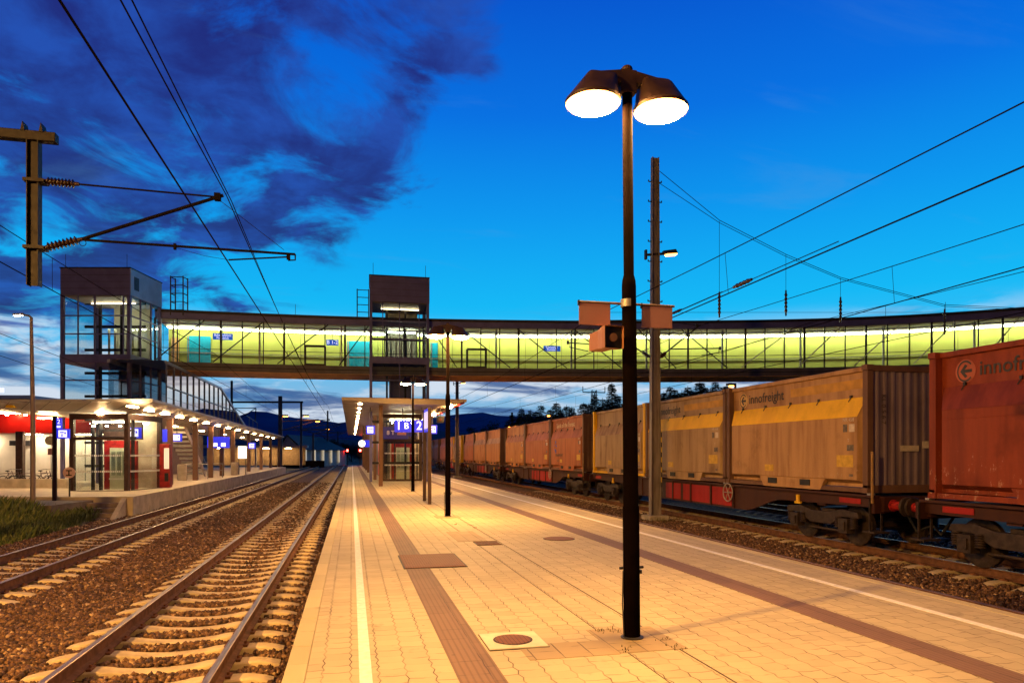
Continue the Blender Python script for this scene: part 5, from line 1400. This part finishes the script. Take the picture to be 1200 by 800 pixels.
# ================================================================== OVERHEAD LINE
def stripe_mat():
    m, nt, b = new_mat('hazard_stripes'); x, y, z = sep(nt, coord(nt))
    f = (((x + y) * .9 + z) / .36).m('FRACT').smooth(.48, .52)
    nt.links.new(mixc(nt, f, (.55, .38, .03), (.02, .02, .02)).k, b.inputs['Base Color']); return m
def insulator(mb, a, b, r=.075, n=7, mi=0):
    a, b = Vector(a), Vector(b); d = b - a; pts, rs = [], []
    pts.append(a); rs.append(.03)
    for k in range(n):
        f0 = .12 + .76 * k / n; w = .76 / n
        pts += [a + d * f0, a + d * (f0 + w * .45), a + d * (f0 + w * .5), a + d * (f0 + w * .9)]; rs += [.035, r, r, .035]
    pts.append(b); rs.append(.03)
    return mb.tube(pts, rs, 12)
def cantilever(parent, x0, x1, y, zt_, zb_, zc, r=.028):
    """bracket from mast face x0 out to the wire at x1"""
    s = 1 if x1 > x0 else -1; Ls = abs(x1 - x0)
    a = Vector((x0, y, zt_)); b = Vector((x0, y, zb_)); tip = Vector((x0 + s * Ls * .88, y, zt_ - .12))
    i1 = a + (tip - a) * .16; i2 = b + (tip - b) * .16
    mb = MB(); insulator(mb, a, i1); insulator(mb, b, i2); mb.each('insulator', insul, parent, smooth=True)
    mb = MB().tube([i1, tip], r * .6, 8); mb.tube([i2, tip + Vector((s * .15, 0, .03))], r, 8)
    k = i2 + (tip - i2) * .12; e = Vector((x1 + s * .75, y, zc + .32))
    mb.tube([k, e], r * .8, 8); mb.tube([e - Vector((s * .05, 0, 0)), e - Vector((s * .05, 0, .16)), Vector((x1, y, zc + .04))], r * .55, 8)
    mb.tube([tip, e - Vector((s * .25, 0, -.02))], .006, 5)
    mb.cbox(tip, .1, .08, .1); mb.cbox(e, .07, .06, .12)
    mb.build('bracket', dark_steel, parent, True)
    return tip

wire_m = M('weathered_wire', (.010, .007, .007), .9, 0, .2, 3, spec=.02)
# left drop post with cantilever, hung from a portal arm
YC = 12.6
t = thing('catenary_mast', 'rusty portal arm with hanging post and insulated bracket at the upper left', 'catenary mast', (-9.6, YC, -.9))
gp = PY(40, 160, YC)
MB().box(-9.75, gp.x + .33, YC - .08, YC + .08, PY(40, 166, YC).z, PY(40, 155, YC).z).build('portal_arm', M('rusty_red_steel', (.008, .003, .0025), .6, .2, .3, 5), t, bevel=.01)
MB().bar((-9.6, YC, -.9), (-9.6, YC, 7.1), .26, .26).build('post', post_grey, t)
mb = MB(); z0, z1 = PY(40, 335, YC).z, PY(40, 166, YC).z
mb.box(gp.x - .085, gp.x - .07, YC - .08, YC + .08, z0, z1); mb.box(gp.x + .07, gp.x + .085, YC - .08, YC + .08, z0, z1); mb.box(gp.x - .07, gp.x + .07, YC - .012, YC + .012, z0, z1)
mb.build('drop_post', bpy.data.materials['rusty_red_steel'], t)
mb = MB()
for s in (-.13, .13): mb.prism([(gp.x + s - .03, z1 + .13), (gp.x + s + .03, z1 + .13), (gp.x + s, z1 + .28)], YC - .1, YC + .1, lambda p, q: (p[0], q, p[1]))
for v in (213, 291): mb.cbox(PY(42, v, YC), .30, .22, .05)
mb.each('clamp', bpy.data.materials['rusty_red_steel'], t)
a, i1, tip = PY(50, 212, YC), PY(93, 216, YC), PY(255, 231, YC)
b, i2 = PY(50, 291, YC), PY(97, 280, YC)
mb = MB(); insulator(mb, a, i1, .07, 8); insulator(mb, b, i2, .075, 8); mb.each('insulator', insul, t, smooth=True)
mb = MB().tube([i1, tip], .016, 8).tube([i2, tip + (tip - i2).normalized() * .1], .028, 10)
e = PY(346, 298, YC); k = PY(98, 281, YC)
mb.tube([k, e], .022, 8); st = PY(268, 304.5, YC); e2 = PY(338, 301, YC); mb.tube([e, e + Vector((0, 0, -.10)), e2 + Vector((0, 0, -.06)), e2], .014, 8); mb.tube([e2, st], .014, 8)
mb.cbox(tip, .10, .1, .12); mb.cbox(PY(205, 289, YC), .04, .05, .10); mb.cbox(e2, .06, .06, .09)
n = 10; mb.tube([PY(97, 281, YC) + Vector((.0 + .05 * math.sin(q), 0, -.05 + .05 * math.cos(q))) for q in np.linspace(0, 5.5, n)], .006, 5, False)
mb.build('bracket', wire_m, t, True)
mb = MB().tube([tip + Vector((.03, 0, -.05)), PY(333, 293, YC)], .005, 5).tube([PY(205, 290, YC), PY(240, 300, YC), st], .004, 5); mb.build('stay_wire', wire_m, t)

def sagline(a, b, sag, n=14):
    a, b = Vector(a), Vector(b); return [a + (b - a) * (k / n) - Vector((0, 0, sag * 4 * (k / n) * (1 - k / n))) for k in range(n + 1)]
def catenary(label, x, zc, zm, spans, r=.012, sag=.75, zig=.0, aux=None):
    t = thing('overhead_wire', label, 'overhead wire', (x, spans[0], zc), 0, 'overhead wires above the tracks')
    cw = MB(); mw = MB()
    cp = []
    for i, y in enumerate(spans): cp.append((x + (zig if i % 2 else -zig), y, zc))
    cw.tube(cp, r, 6); mp = []
    for i in range(len(spans) - 1):
        seg = sagline((x, spans[i], zm), (x, spans[i + 1], zm), sag)
        mp += seg if i == 0 else seg[1:]
    mw.tube(mp, r * .8, 6)
    cw.build('contact_wire', wire_m, t, True); mw.build('messenger_wire', wire_m, t, True)
    for i in range(len(spans) - 1):
        if spans[i] > 140: break
        Lp = spans[i + 1] - spans[i]; n = max(3, int(Lp / 9))
        for k in range(1, n):
            f = k / n; y = spans[i] + Lp * f; z = zm - sag * 4 * f * (1 - f)
            xx = cp[i][0] + (cp[i + 1][0] - cp[i][0]) * f
            MB().tube([(x, y, z), (xx, y, zc)], .0055, 5).build('dropper', wire_m, t)
    return t
catenary('overhead wires of the main track running from the upper left bracket over the sleepers', -2.08, st.z, tip.z + .04, [-36, YC, 66, 118, 180, 260], .0125, .55)
t2 = thing('stitch_wire', 'thin second carrier wire beside the upper left bracket', 'overhead wire', (-2.05, YC, 6)); 
MB().tube(sagline((-1.97, -30, 6.25), (-2.0, YC, tip.z - .05), .3), .009, 6).tube(sagline((-2.0, YC, tip.z - .05), (-2.2, 60, 6.2), .6), .009, 6).build('wire', wire_m, t2, True)
catenary('overhead wires of the far left track crossing in front of the lift tower', -6.5, 5.25, 6.5, [-20, 36, 88, 140, 200], .011, .6)
catenary('overhead wires above the track between paved platform and train', 8.15, 5.2, 6.35, [-32, 23.2, 70, 120, 180], .0135, .45, .12)
catenary('overhead wires above the wagons', 12.55, 5.2, 6.35, [-32, 23.2, 70, 120, 180], .0125, .5, .1)
catenary('overhead wires above the track beyond the wagons', 17.0, 5.3, 6.6, [-32, 23.2, 70, 120, 180], .012, .5, .1)
t = thing('feeder_cable', 'pair of thin feeder cables at the left picture edge above the street lamp', 'cable', (-11, 20, 6)); MB().tube(sagline((-11.6, 10, 6.3), (-11.2, 80, 6.0), .8), .010, 6).tube(sagline((-12.6, 10, 5.9), (-12.2, 80, 5.6), .8), .010, 6).build('wire', wire_m, t, True)

# tall mast by the train with step irons, lamp and brackets
def make_mast(label, h=13.1, lamp_z=9.62, right_lamp=True):
    t = thing('catenary_mast', label, 'catenary mast', (0, 0, 0), 0, 'masts between the right platform track and the train')
    m = MB(); f = .17
    w = lambda z: .185 - .07 * z / h
    for sx in (-1, 1):
        m.add([(sx * w(0) + e, y, 0) for e in (-.012, .012) for y in (-.11, .11)] + [(sx * w(h) + e, y, h) for e in (-.012, .012) for y in (-.09, .09)], [(0, 1, 3, 2), (4, 6, 7, 5), (0, 4, 5, 1), (2, 3, 7, 6), (0, 2, 6, 4), (1, 5, 7, 3)])
    m.add([(-w(0), -.008, 0), (w(0), -.008, 0), (w(0), .008, 0), (-w(0), .008, 0), (-w(h), -.008, h), (w(h), -.008, h), (w(h), .008, h), (-w(h), .008, h)], [(3, 2, 1, 0), (4, 5, 6, 7), (0, 1, 5, 4), (1, 2, 6, 5), (2, 3, 7, 6), (3, 0, 4, 7)])
    mast_o = m.build('post', post_grey, t, local=True)
    MB().cbox((0, 0, .04), .75, .75, .28).build('foundation', conc, t, local=True, bevel=.02)
    s = MB()
    for k, z in enumerate(np.arange(7.9, h - .3, .72)):
        for sx in (-1, 1): s.bar((sx * (w(z) + .0), 0, z), (sx * (w(z) + .14), 0, z), .03); s.bar((sx * (w(z) + .13), 0, z), (sx * (w(z) + .13), 0, z + .06), .03)
    s.each('step_iron', dark_steel, t, 2, local=True)
    hd = MB().add([(.30, -.11, lamp_z), (.30, .11, lamp_z), (.86, .12, lamp_z + .06), (.86, -.12, lamp_z + .06), (.30, -.07, lamp_z + .13), (.30, .07, lamp_z + .13), (.80, .08, lamp_z + .22), (.80, -.08, lamp_z + .22)], [(3, 2, 1, 0), (4, 5, 6, 7), (0, 1, 5, 4), (1, 2, 6, 5), (2, 3, 7, 6), (3, 0, 4, 7)]).build('lamp_head', dark_steel, t, local=True, bevel=.02)
    MB().add([(.42, -.09, lamp_z + .008), (.42, .09, lamp_z + .008), (.83, .10, lamp_z + .052), (.83, -.10, lamp_z + .052), (.44, -.07, lamp_z - .04), (.44, .07, lamp_z - .04), (.81, .08, lamp_z + .005), (.81, -.08, lamp_z + .005)], [(3, 2, 1, 0), (4, 5, 6, 7), (0, 1, 5, 4), (1, 2, 6, 5), (2, 3, 7, 6), (3, 0, 4, 7)]).build('lens', lens_far, hd, local=True)
    MB().bar((-.30, 0, lamp_z - .05), (.34, 0, lamp_z + .03), .06, .08).bar((-.36, 0, lamp_z - .22), (-.36, 0, lamp_z + .12), .07, .12).build('lamp_arm', dark_steel, hd, local=True)
    MB().box(w(0) - .005, w(0) + .03, -.12, .12, 1.2, 3.2).build('hazard_strip', stripe_mat(), t, local=True)
    return t
mast = make_mast('tall steel mast with step irons, hazard stripes and an orange lamp beside the train')
MX = 10.7; MY = 23.2
mast.location = (MX, MY, -.78)
m2 = dup(mast, None, (10.5, 70.0, -.78), 'distant smaller steel mast with orange lamp past the canopy edge')
for k, (tt, yy, xx) in enumerate(((mast, MY, MX), (m2, 70.0, 10.5))):
    if k == 0:
        cantilever(tt, xx - .2, 8.15, yy, 6.45, 5.1, 5.2); cantilever(tt, xx + .2, 12.55, yy, 6.45, 5.1, 5.2)
    else:
        cantilever(tt, xx - .2, 8.15, yy, 6.45, 5.1, 5.2)
# head span
t = thing('head_span', 'twin sagging span cables from the tall mast top with hanging insulators to the right', 'span cable', (MX, MY, 11))
p0 = PY(773, 199, MY); p0.x = MX + .1; sp_pts = [p0, PY(843, 258, MY), PY(921, 298, MY), PY(985, 325, MY), PY(1107, 357, MY), PY(1220, 362, MY), PY(1400, 360, MY)]
p1 = p0 - Vector((0, 0, .45)); MB().tube(sp_pts, .011, 6).build('span_cable', wire_m, t, True); MB().tube([p1, PY(843, 261, MY), PY(921, 300.5, MY), PY(985, 327, MY), PY(1107, 359, MY), PY(1220, 364, MY), PY(1400, 363, MY)], .010, 6).build('span_cable', wire_m, t, True)
for u, va, vb in ((843, 259, 372), (921, 298, 370), (985, 326, 378), (1107, 357, 392), (1195, 252, 318)):
    a = PY(u, va, MY); b = PY(u, vb - 30 if u < 1190 else vb, MY); c = PY(u, vb, MY)
    if u > 1190: continue
    MB().tube([a, b], .008, 5).build('hanger', wire_m, t); mb = MB(); insulator(mb, b, c, .06, 5); mb.each('insulator', insul, t, smooth=True)
a = PY(843, 372, MY); MB().tube([PY(700, 366, MY), PY(1130, 366, MY)], .007, 5).build('cross_wire', wire_m, t)
# suspended section insulators
for u, v, X_, lab in ((870, 332, 8.15, 'dark section insulator in the wire near the mast top right'), (793, 365, 10.9, 'short insulator right of the hanging sign plates')):
    c = PX(u, v, X_); t = thing('line_insulator', lab, 'insulator', c); mb = MB(); insulator(mb, c - Vector((0, .35, .0)), c + Vector((0, .35, 0)), .05, 4); mb.each('insulator', insul, t, smooth=True); MB().tube([c - Vector((0, 3., 0.0)), c + Vector((0, 3., 0))], .009, 5).build('wire', wire_m, t)

# ================================================================== FAR BACKGROUND
# masts and portals beyond the left platform
def far_mast(label, u, vt, Z, arm=0, lit=False, wpost=.34):
    p = PZ(u, Z, -.8); zt_ = PV(u, vt, Z).z
    t = thing('catenary_mast', label, 'catenary mast', p)
    MB().bar((p.x, p.y, -.8), (p.x, p.y, zt_), wpost).build('post', post_grey, t)
    if arm:
        MB().bar((p.x, p.y, 6.9), (p.x + arm, p.y, 7.3), .12).bar((p.x, p.y, 5.4), (p.x + arm, p.y, 7.2), .12).bar((p.x, p.y, 5.5), (p.x + arm * 1.15, p.y, 5.6), .1).build('bracket', M('pale_bracket', (.42, .33, .2), .5) if 'pale_bracket' not in bpy.data.materials else bpy.data.materials['pale_bracket'], t)
    if lit:
        h = MB().cbox((p.x + .7, p.y, 7.9), 1.0, .4, .22).build('lamp_head', dark_steel, t); MB().cbox((p.x + .8, p.y, 7.72), .7, .35, .12).build('lens', lens_far, h)
    return t
far_mast('dark mast left of the portal beam, above the left canopy', 271.6, 446, 112, 0)
far_mast('thick mast with a bright lamp in the middle of the far portal', 328.5, 464, 112, 6, True, .6)
far_mast('slim mast at the right end of the far portal beam', 353, 470, 112, 4.5, True)
far_mast('distant mast with brackets, right of the far portal', 384, 481, 150, -7, False)
far_mast('short distant lamp mast right of the station house', 367, 508, 130, 5, True)
far_mast('farther lit mast just left of the red signals', 380, 512, 170, 6, True)
far_mast('faint mast far behind, next to the red signals', 396, 505, 220, -5, False)
a, b = PV(270, 471, 112), PV(355, 471, 112)
t = thing('portal_beam', 'long dark portal beam joining the far masts under the bridge', 'portal beam', (a + b) / 2); MB().bar(a, b, .35, .28).build('beam', dark_steel, t); a2, b2 = PV(275, 478, 112), PV(300, 478, 112); MB().bar(a2, b2, .12).bar(a2, PV(300, 494, 112), .1).bar(b2, PV(275, 494, 112), .1).bar(b2, PV(299, 494, 112), .14).build('lattice', dark_steel, t)
# station house
Zh = 128
t = thing('station_house', 'old white gabled station house with arched windows far down the left tracks', 'house', PZ(345, Zh, -.8))
A, B = PZ(331, Zh), PZ(353, Zh)
zc_ = PV(345, 517, Zh).z; ze = PV(345, 526, Zh).z; zb = -.8
nv = Vector((ST, CT, 0)) * 22; mid_ = A + (B - A) * .25
gable = [(A, ze + 1.6), (mid_, zc_ + 1.2), (B, ze - .2)]
MB().add([(A.x, A.y, zb), (B.x, B.y, zb), (B.x, B.y, ze), (mid_.x, mid_.y, zc_ + 1), (A.x, A.y, ze + 1)], [(0, 1, 2, 3, 4)]).add([(B.x, B.y, zb), (B.x + nv.x + 3, B.y + nv.y, zb), (B.x + nv.x + 3, B.y + nv.y, ze), (B.x, B.y, ze)], [(0, 1, 2, 3)]).build('wall', white_wall, t)
C_ = B + Vector((.6, -.4, 0)); MB().add([(C_.x, C_.y, ze - .15), (C_.x + nv.x + 3, C_.y + nv.y, ze - .15), (mid_.x + nv.x, mid_.y + nv.y, zc_ + 1.3), (mid_.x, mid_.y - .4, zc_ + 1.3)], [(0, 1, 2, 3)]).add([(A.x - .6, A.y - .4, ze + .85), (mid_.x, mid_.y - .4, zc_ + 1.3), (mid_.x + nv.x, mid_.y + nv.y, zc_ + 1.3), (A.x + nv.x, A.y + nv.y, ze + .85)], [(0, 1, 2, 3)]).build('roof', M('dark_roof', (.035, .035, .045), .7), t)
for k in range(5):
    f = (k + .5) / 5.5; q = B + (Vector((nv.x + 3, nv.y, 0))) * f + Vector((-.03, 0, 0)) + Vector((.12, -.05, 0)); 
    MB().cbox((q.x, q.y, 1.2), .06, 1.9, 2.6).build('window', emis('house_window_glow', (1., .9, .7), .45) if k == 0 else bpy.data.materials['house_window_glow'], t)
mb = MB(); q = PZ(350, Zh - 3, 0); MB().cbox((q.x, q.y, -.2), 9, .3, 1.3).build('fence', W_BROWN, t)
# second lit shop front far left platform end
p = PZ(318, 118, 0); t = thing('waiting_pavilion', 'low lit glass pavilion glimpsed between the last left columns', 'pavilion', p)
MB().cbox((p.x - 2.5, p.y, 2.9), 17, 4, .4).build('roof', white_wall, t); MB().cbox((p.x - 2.5, p.y + 1.5, 1.2), 16, .2, 3.0).build('wall', M('warm_shop_wall', (.22, .15, .085), .7), t)
for k in range(4): MB().cbox((p.x - 8 + k * 3.6, p.y - .5, 2.6), .9, .5, .1).build('ceiling_lamp', soffit_light, t)
for k in range(5): MB().cbox((p.x - 9.5 + k * 3.6, p.y - 1.7, 1.0), .3, .3, 3.4).build('pillar', white_wall, t)
# red signals
for u, X_, lab in ((407, -.2, 'left red glowing signal at the end of the tracks'), (422, 2.6, 'right red glowing signal at the platform end')):
    Z = 150 if u == 407 else 100; p = PZ(u, Z, -.8); zc_ = PV(u, 527.5, Z).z; t = thing('railway_signal', lab, 'signal', p)
    MB().bar((p.x, p.y, -.8), (p.x, p.y, zc_ + .8), .14).build('post', dark_steel, t); MB().cbox((p.x, p.y, zc_), .8, .3, 1.6).build('case', black, t)
    MB().lathe([(.24 * Z / 150, -.17), (.24 * Z / 150, -.22)], (p.x, p.y, zc_), 16, 'y').build('lens', signal_red, t)
# lamps on masts beyond the train
for u, v, Z, lab in ((857, 453, 36, 'orange lamp peeping over the near container joint behind the train'), (643, 487.5, 62, 'orange lamp behind the containers, left of the near lamp pole'), (597, 500.5, 90, 'smaller orange lamp farther behind the train'), (560, 508, 130, 'tiny orange lamp behind the far wagons')):
    p = PZ(u, Z, -.8); h = PV(u, v, Z); t = thing('yard_lamp', lab, 'lamp', p, 0, 'orange yard lamps behind the train')
    MB().tube([(p.x + .35, p.y + .2, -.8), (p.x + .35, p.y + .2, h.z + .1), (h.x, h.y, h.z + .15)], .06, 8).build('pole', dark_steel, t)
    hd = MB().cbox((h.x, h.y, h.z + .12), .4, .3, .12).build('lamp_head', dark_steel, t); MB().lathe([(.10, -.02), (.13, .03), (.12, .06)], (h.x, h.y, h.z), 12).build('lens', lens_far, hd, True)
# lattice pylon
Z = 95; p = PZ(696, Z, -.8); zt_ = PV(696, 457, Z).z
t = thing('lattice_pylon', 'slim lattice pylon standing between the conifers behind the train', 'pylon', p)
mb = MB()
for sx in (-.45, .45):
    for sy in (-.45, .45): mb.bar((p.x + sx, p.y + sy, -.8), (p.x + sx * .6, p.y + sy * .6, zt_), .09)
for k in range(9):
    z = -.8 + (zt_ + .8) * k / 9; z2 = -.8 + (zt_ + .8) * (k + 1) / 9; w0 = .45 * (1 - .4 * k / 9); mb.bar((p.x - w0, p.y - w0, z), (p.x + w0, p.y - w0, z2), .06); mb.bar((p.x + w0, p.y - w0, z), (p.x - w0, p.y - w0, z2), .06)
mb.build('lattice', dark_steel, t); MB().bar((p.x - 1.6, p.y, zt_ - .3), (p.x + 1.6, p.y, zt_ - .3), .12).bar((p.x - 1.6, p.y, zt_ - .3), (p.x - 1.6, p.y, zt_ + .5), .08).bar((p.x + 1.6, p.y, zt_ - .3), (p.x + 1.6, p.y, zt_ + .5), .08).build('crossarm', dark_steel, t)
far_mast('thin dark mast over the far containers right of the canopy', 600, 483, 120, 0, False, .3)
# conifers and deciduous trees behind the train
def conifer(label, u, vt, Z, seed, wid=.28, mesh=None):
    rr = random.Random(seed); p = PZ(u, Z, -.9); h = PV(u, vt, Z).z + .9
    t = thing('conifer_tree', label, 'tree', p, 0, 'dark conifers behind the train')
    MB().tube([(p.x, p.y, -.9), (p.x, p.y, -.9 + h)], [.16, .02], 7).build('trunk', bark, t)
    mb = MB(); z = h * .12
    while z < h * .985:
        f = 1 - z / h; Lb = h * wid * 1.35 * (f ** .85) * rr.uniform(.7, 1.15) + .10; nb = rr.randint(9, 13)
        for k in range(nb):
            a = rr.uniform(0, 6.283); ln = Lb * rr.uniform(.55, 1.1); dr = rr.uniform(.15, .40)
            d = Vector((math.cos(a), math.sin(a), 0)); sdv = Vector((-d.y, d.x, 0)); m = max(3, int(ln / .22))
            for j in range(m):
                g0 = (j + rr.random()) / m; base = Vector((p.x, p.y, -.9 + z)) + d * (ln * g0) + Vector((0, 0, -dr * ln * g0 + .12 * ln * g0 * g0))
                w = (.14 + .26 * ln * (1 - g0) * .5) * rr.uniform(.7, 1.5)
                for sgn in (-1, 1):
                    tipv = base + sdv * (sgn * w * 1.4) + d * (w * .9) + Vector((0, 0, -w * rr.uniform(.1, .7)))
                    mb.add([base - d * (.10), base + d * .12, tipv], [(0, 1, 2)])
        z += rr.uniform(.16, .26) * (.5 + f)
    mb.build('crown', foliage, t); return t
def bushy(label, u, vt, Z, seed, wid):
    rr = random.Random(seed); p = PZ(u, Z, -.9); h = PV(u, vt, Z).z + .9
    t = thing('bushy_tree', label, 'tree', p, 0, 'dark bushy trees behind the train')
    mb = MB().tube([(p.x, p.y, -.9), (p.x, p.y, -.9 + h * .6)], [.2, .08], 7)
    for k in range(5):
        a = rr.uniform(0, 6.28); mb.tube([(p.x, p.y, -.9 + h * (.25 + .06 * k)), (p.x + math.cos(a) * wid * .5, p.y + math.sin(a) * wid * .5, -.9 + h * (.55 + .07 * k))], [.08, .03], 5)
    mb.build('trunk', bark, t)
    mb = MB(); cl = [(rr.uniform(-wid, wid) * .75, rr.uniform(-wid, wid) * .5, rr.uniform(.12, .93) * h) for _ in range(34)]
    for cx, cy_, cz_ in cl:
        rad = rr.uniform(.35, .9) * wid * .42
        for k in range(170):
            v = Vector((rr.gauss(0, 1), rr.gauss(0, 1), rr.gauss(0, .8))); v = v.normalized() * rad * rr.random() ** .4
            c = Vector((p.x + cx, p.y + cy_, -.9 + cz_)) + v; q = Vector((rr.gauss(0, 1), rr.gauss(0, 1), rr.gauss(0, 1))).normalized(); r2 = q.orthogonal().normalized(); s_ = rr.uniform(.09, .2)
            mb.add([c - q * s_, c + r2 * s_ * .6, c + q * s_, c - r2 * s_ * .6], [(0, 1, 2, 3)])
    mb.build('crown', foliage, t); return t
for i, (u, vt, Z, w, lab) in enumerate(((717, 448, 72, .22, 'tallest pointed conifer left of the near lamp pole'), (697, 460, 76, .24, 'pointed conifer between pylon and lamp pole'), (652, 470, 80, .34, 'broad conifer above the orange lamp behind the train'), (664, 474, 78, .3, 'conifer touching the broad one on its right side'), (706, 466, 70, .28, 'short conifer between two taller pointed ones'), (730, 470, 70, .3, 'conifer half hidden by the near lamp pole'), (785, 452, 62, .24, 'conifer just right of the striped mast'), (778, 462, 60, .24, 'small conifer touching the striped mast'), (806, 452, 58, .27, 'conifer third from the striped mast'), (838, 446, 58, .3, 'tall conifer under the bridge near the orange lamp'), (608, 488, 110, .3, 'small distant conifer left of the bushy trees'))):
    conifer(lab, u, vt, Z, 100 + i, w)
for i, (u, vt, Z, w, lab) in enumerate(((600, 484, 88, .36, 'ragged conifer at the left end of the wood'), (611, 477, 88, .34, 'pointed conifer just right of the wood end'), (622, 479, 86, .38, 'wide conifer in the middle of the left tree clump'), (634, 473, 84, .36, 'tall dark conifer just left of the orange lamp'), (684, 471, 74, .36, 'wide dark conifer below the lattice pylon'), (820, 446, 54, .34, 'dense dark conifer filling the gap under the bridge'), (851, 449, 52, .34, 'dense dark conifer nearest the orange lamp under the bridge'), (794, 460, 56, .36, 'low wide conifer second from the striped mast'), (672, 482, 72, .45, 'lowest wide conifer left of the pylon foot'))):
    conifer(lab, u, vt, Z, 500 + i, w)
for i, (u, vt, Z, w, lab) in enumerate(((640, 486, 84, 3.2, 'low bushy tree under the left conifers'), (708, 478, 72, 3.2, 'low bushy tree under the pointed conifers'), (586, 494, 120, 3.2, 'low far bushy tree behind the distant containers'), (560, 500, 140, 3.6, 'lowest far bushy tree at the train end'))):
    bushy(lab, u, vt, Z, 300 + i, w)
for i, (u, vt, Z, w) in enumerate(((617, 483, 92, .40), (628, 481, 92, .40), (645, 478, 90, .40), (657, 479, 86, .42), (670, 476, 82, .40), (690, 472, 80, .40), (704, 474, 79, .42), (712, 468, 78, .36), (724, 462, 76, .36), (778, 458, 64, .36), (790, 455, 64, .36), (799, 457, 62, .38), (812, 456, 60, .36), (826, 452, 60, .38), (833, 456, 58, .4), (844, 455, 57, .4))):
    conifer('dark conifer filling in the crowded tree row behind the train', u, vt, Z, 700 + i, w)['group'] = 'conifers filling in the tree row'
# dark trees at far left track bend
for i, (u, vt, Z, w, lab) in enumerate(((378, 517, 190, 5, 'dark bushy tree behind the far left masts'), (392, 519, 210, 5, 'dark bushy tree left of the red signals'), (412, 521, 230, 6, 'dark low tree behind the red signals'), (432, 520, 230, 6, 'dark low tree right of the red signals'))):
    bushy(lab, u, vt, Z, 400 + i, w)
# hills, with the blue of distant haze put into their base colour
def ridge(name, dist, prof, col, seed):
    mb = MB(); n = 160; vs = []
    r3 = random.Random(seed); ph = [r3.uniform(0, 6.28) for _ in range(8)]
    for i in range(n + 1):
        u = -700 + 2700 * i / n; v = np.interp(u, [p[0] for p in prof], [p[1] for p in prof])
        v += sum(math.sin(u * .02 * (1.7 ** k) + ph[k]) * 2.2 / (1.5 ** k) for k in range(7))
        a = PZ(u, dist, -1); top = PV(u, v, dist * 1.25); b = PZ(u, dist * 1.25, 0); far = PZ(u, dist * 1.7, -1)
        m1 = a * .45 + Vector((b.x, b.y, top.z)) * .55; m1.z = top.z * (.42 + .08 * math.sin(u * .05 + ph[0]))
        vs += [a, m1, Vector((b.x, b.y, top.z)), far]
    fs = [(i * 4 + k, (i + 1) * 4 + k, (i + 1) * 4 + k + 1, i * 4 + k + 1) for i in range(n) for k in range(3)]
    tag(mb.add(vs, fs).build(name, M(name + '_haze_blue_forest', col, .95, 0, .25, .004, spec=.1), None, True), kind='structure')
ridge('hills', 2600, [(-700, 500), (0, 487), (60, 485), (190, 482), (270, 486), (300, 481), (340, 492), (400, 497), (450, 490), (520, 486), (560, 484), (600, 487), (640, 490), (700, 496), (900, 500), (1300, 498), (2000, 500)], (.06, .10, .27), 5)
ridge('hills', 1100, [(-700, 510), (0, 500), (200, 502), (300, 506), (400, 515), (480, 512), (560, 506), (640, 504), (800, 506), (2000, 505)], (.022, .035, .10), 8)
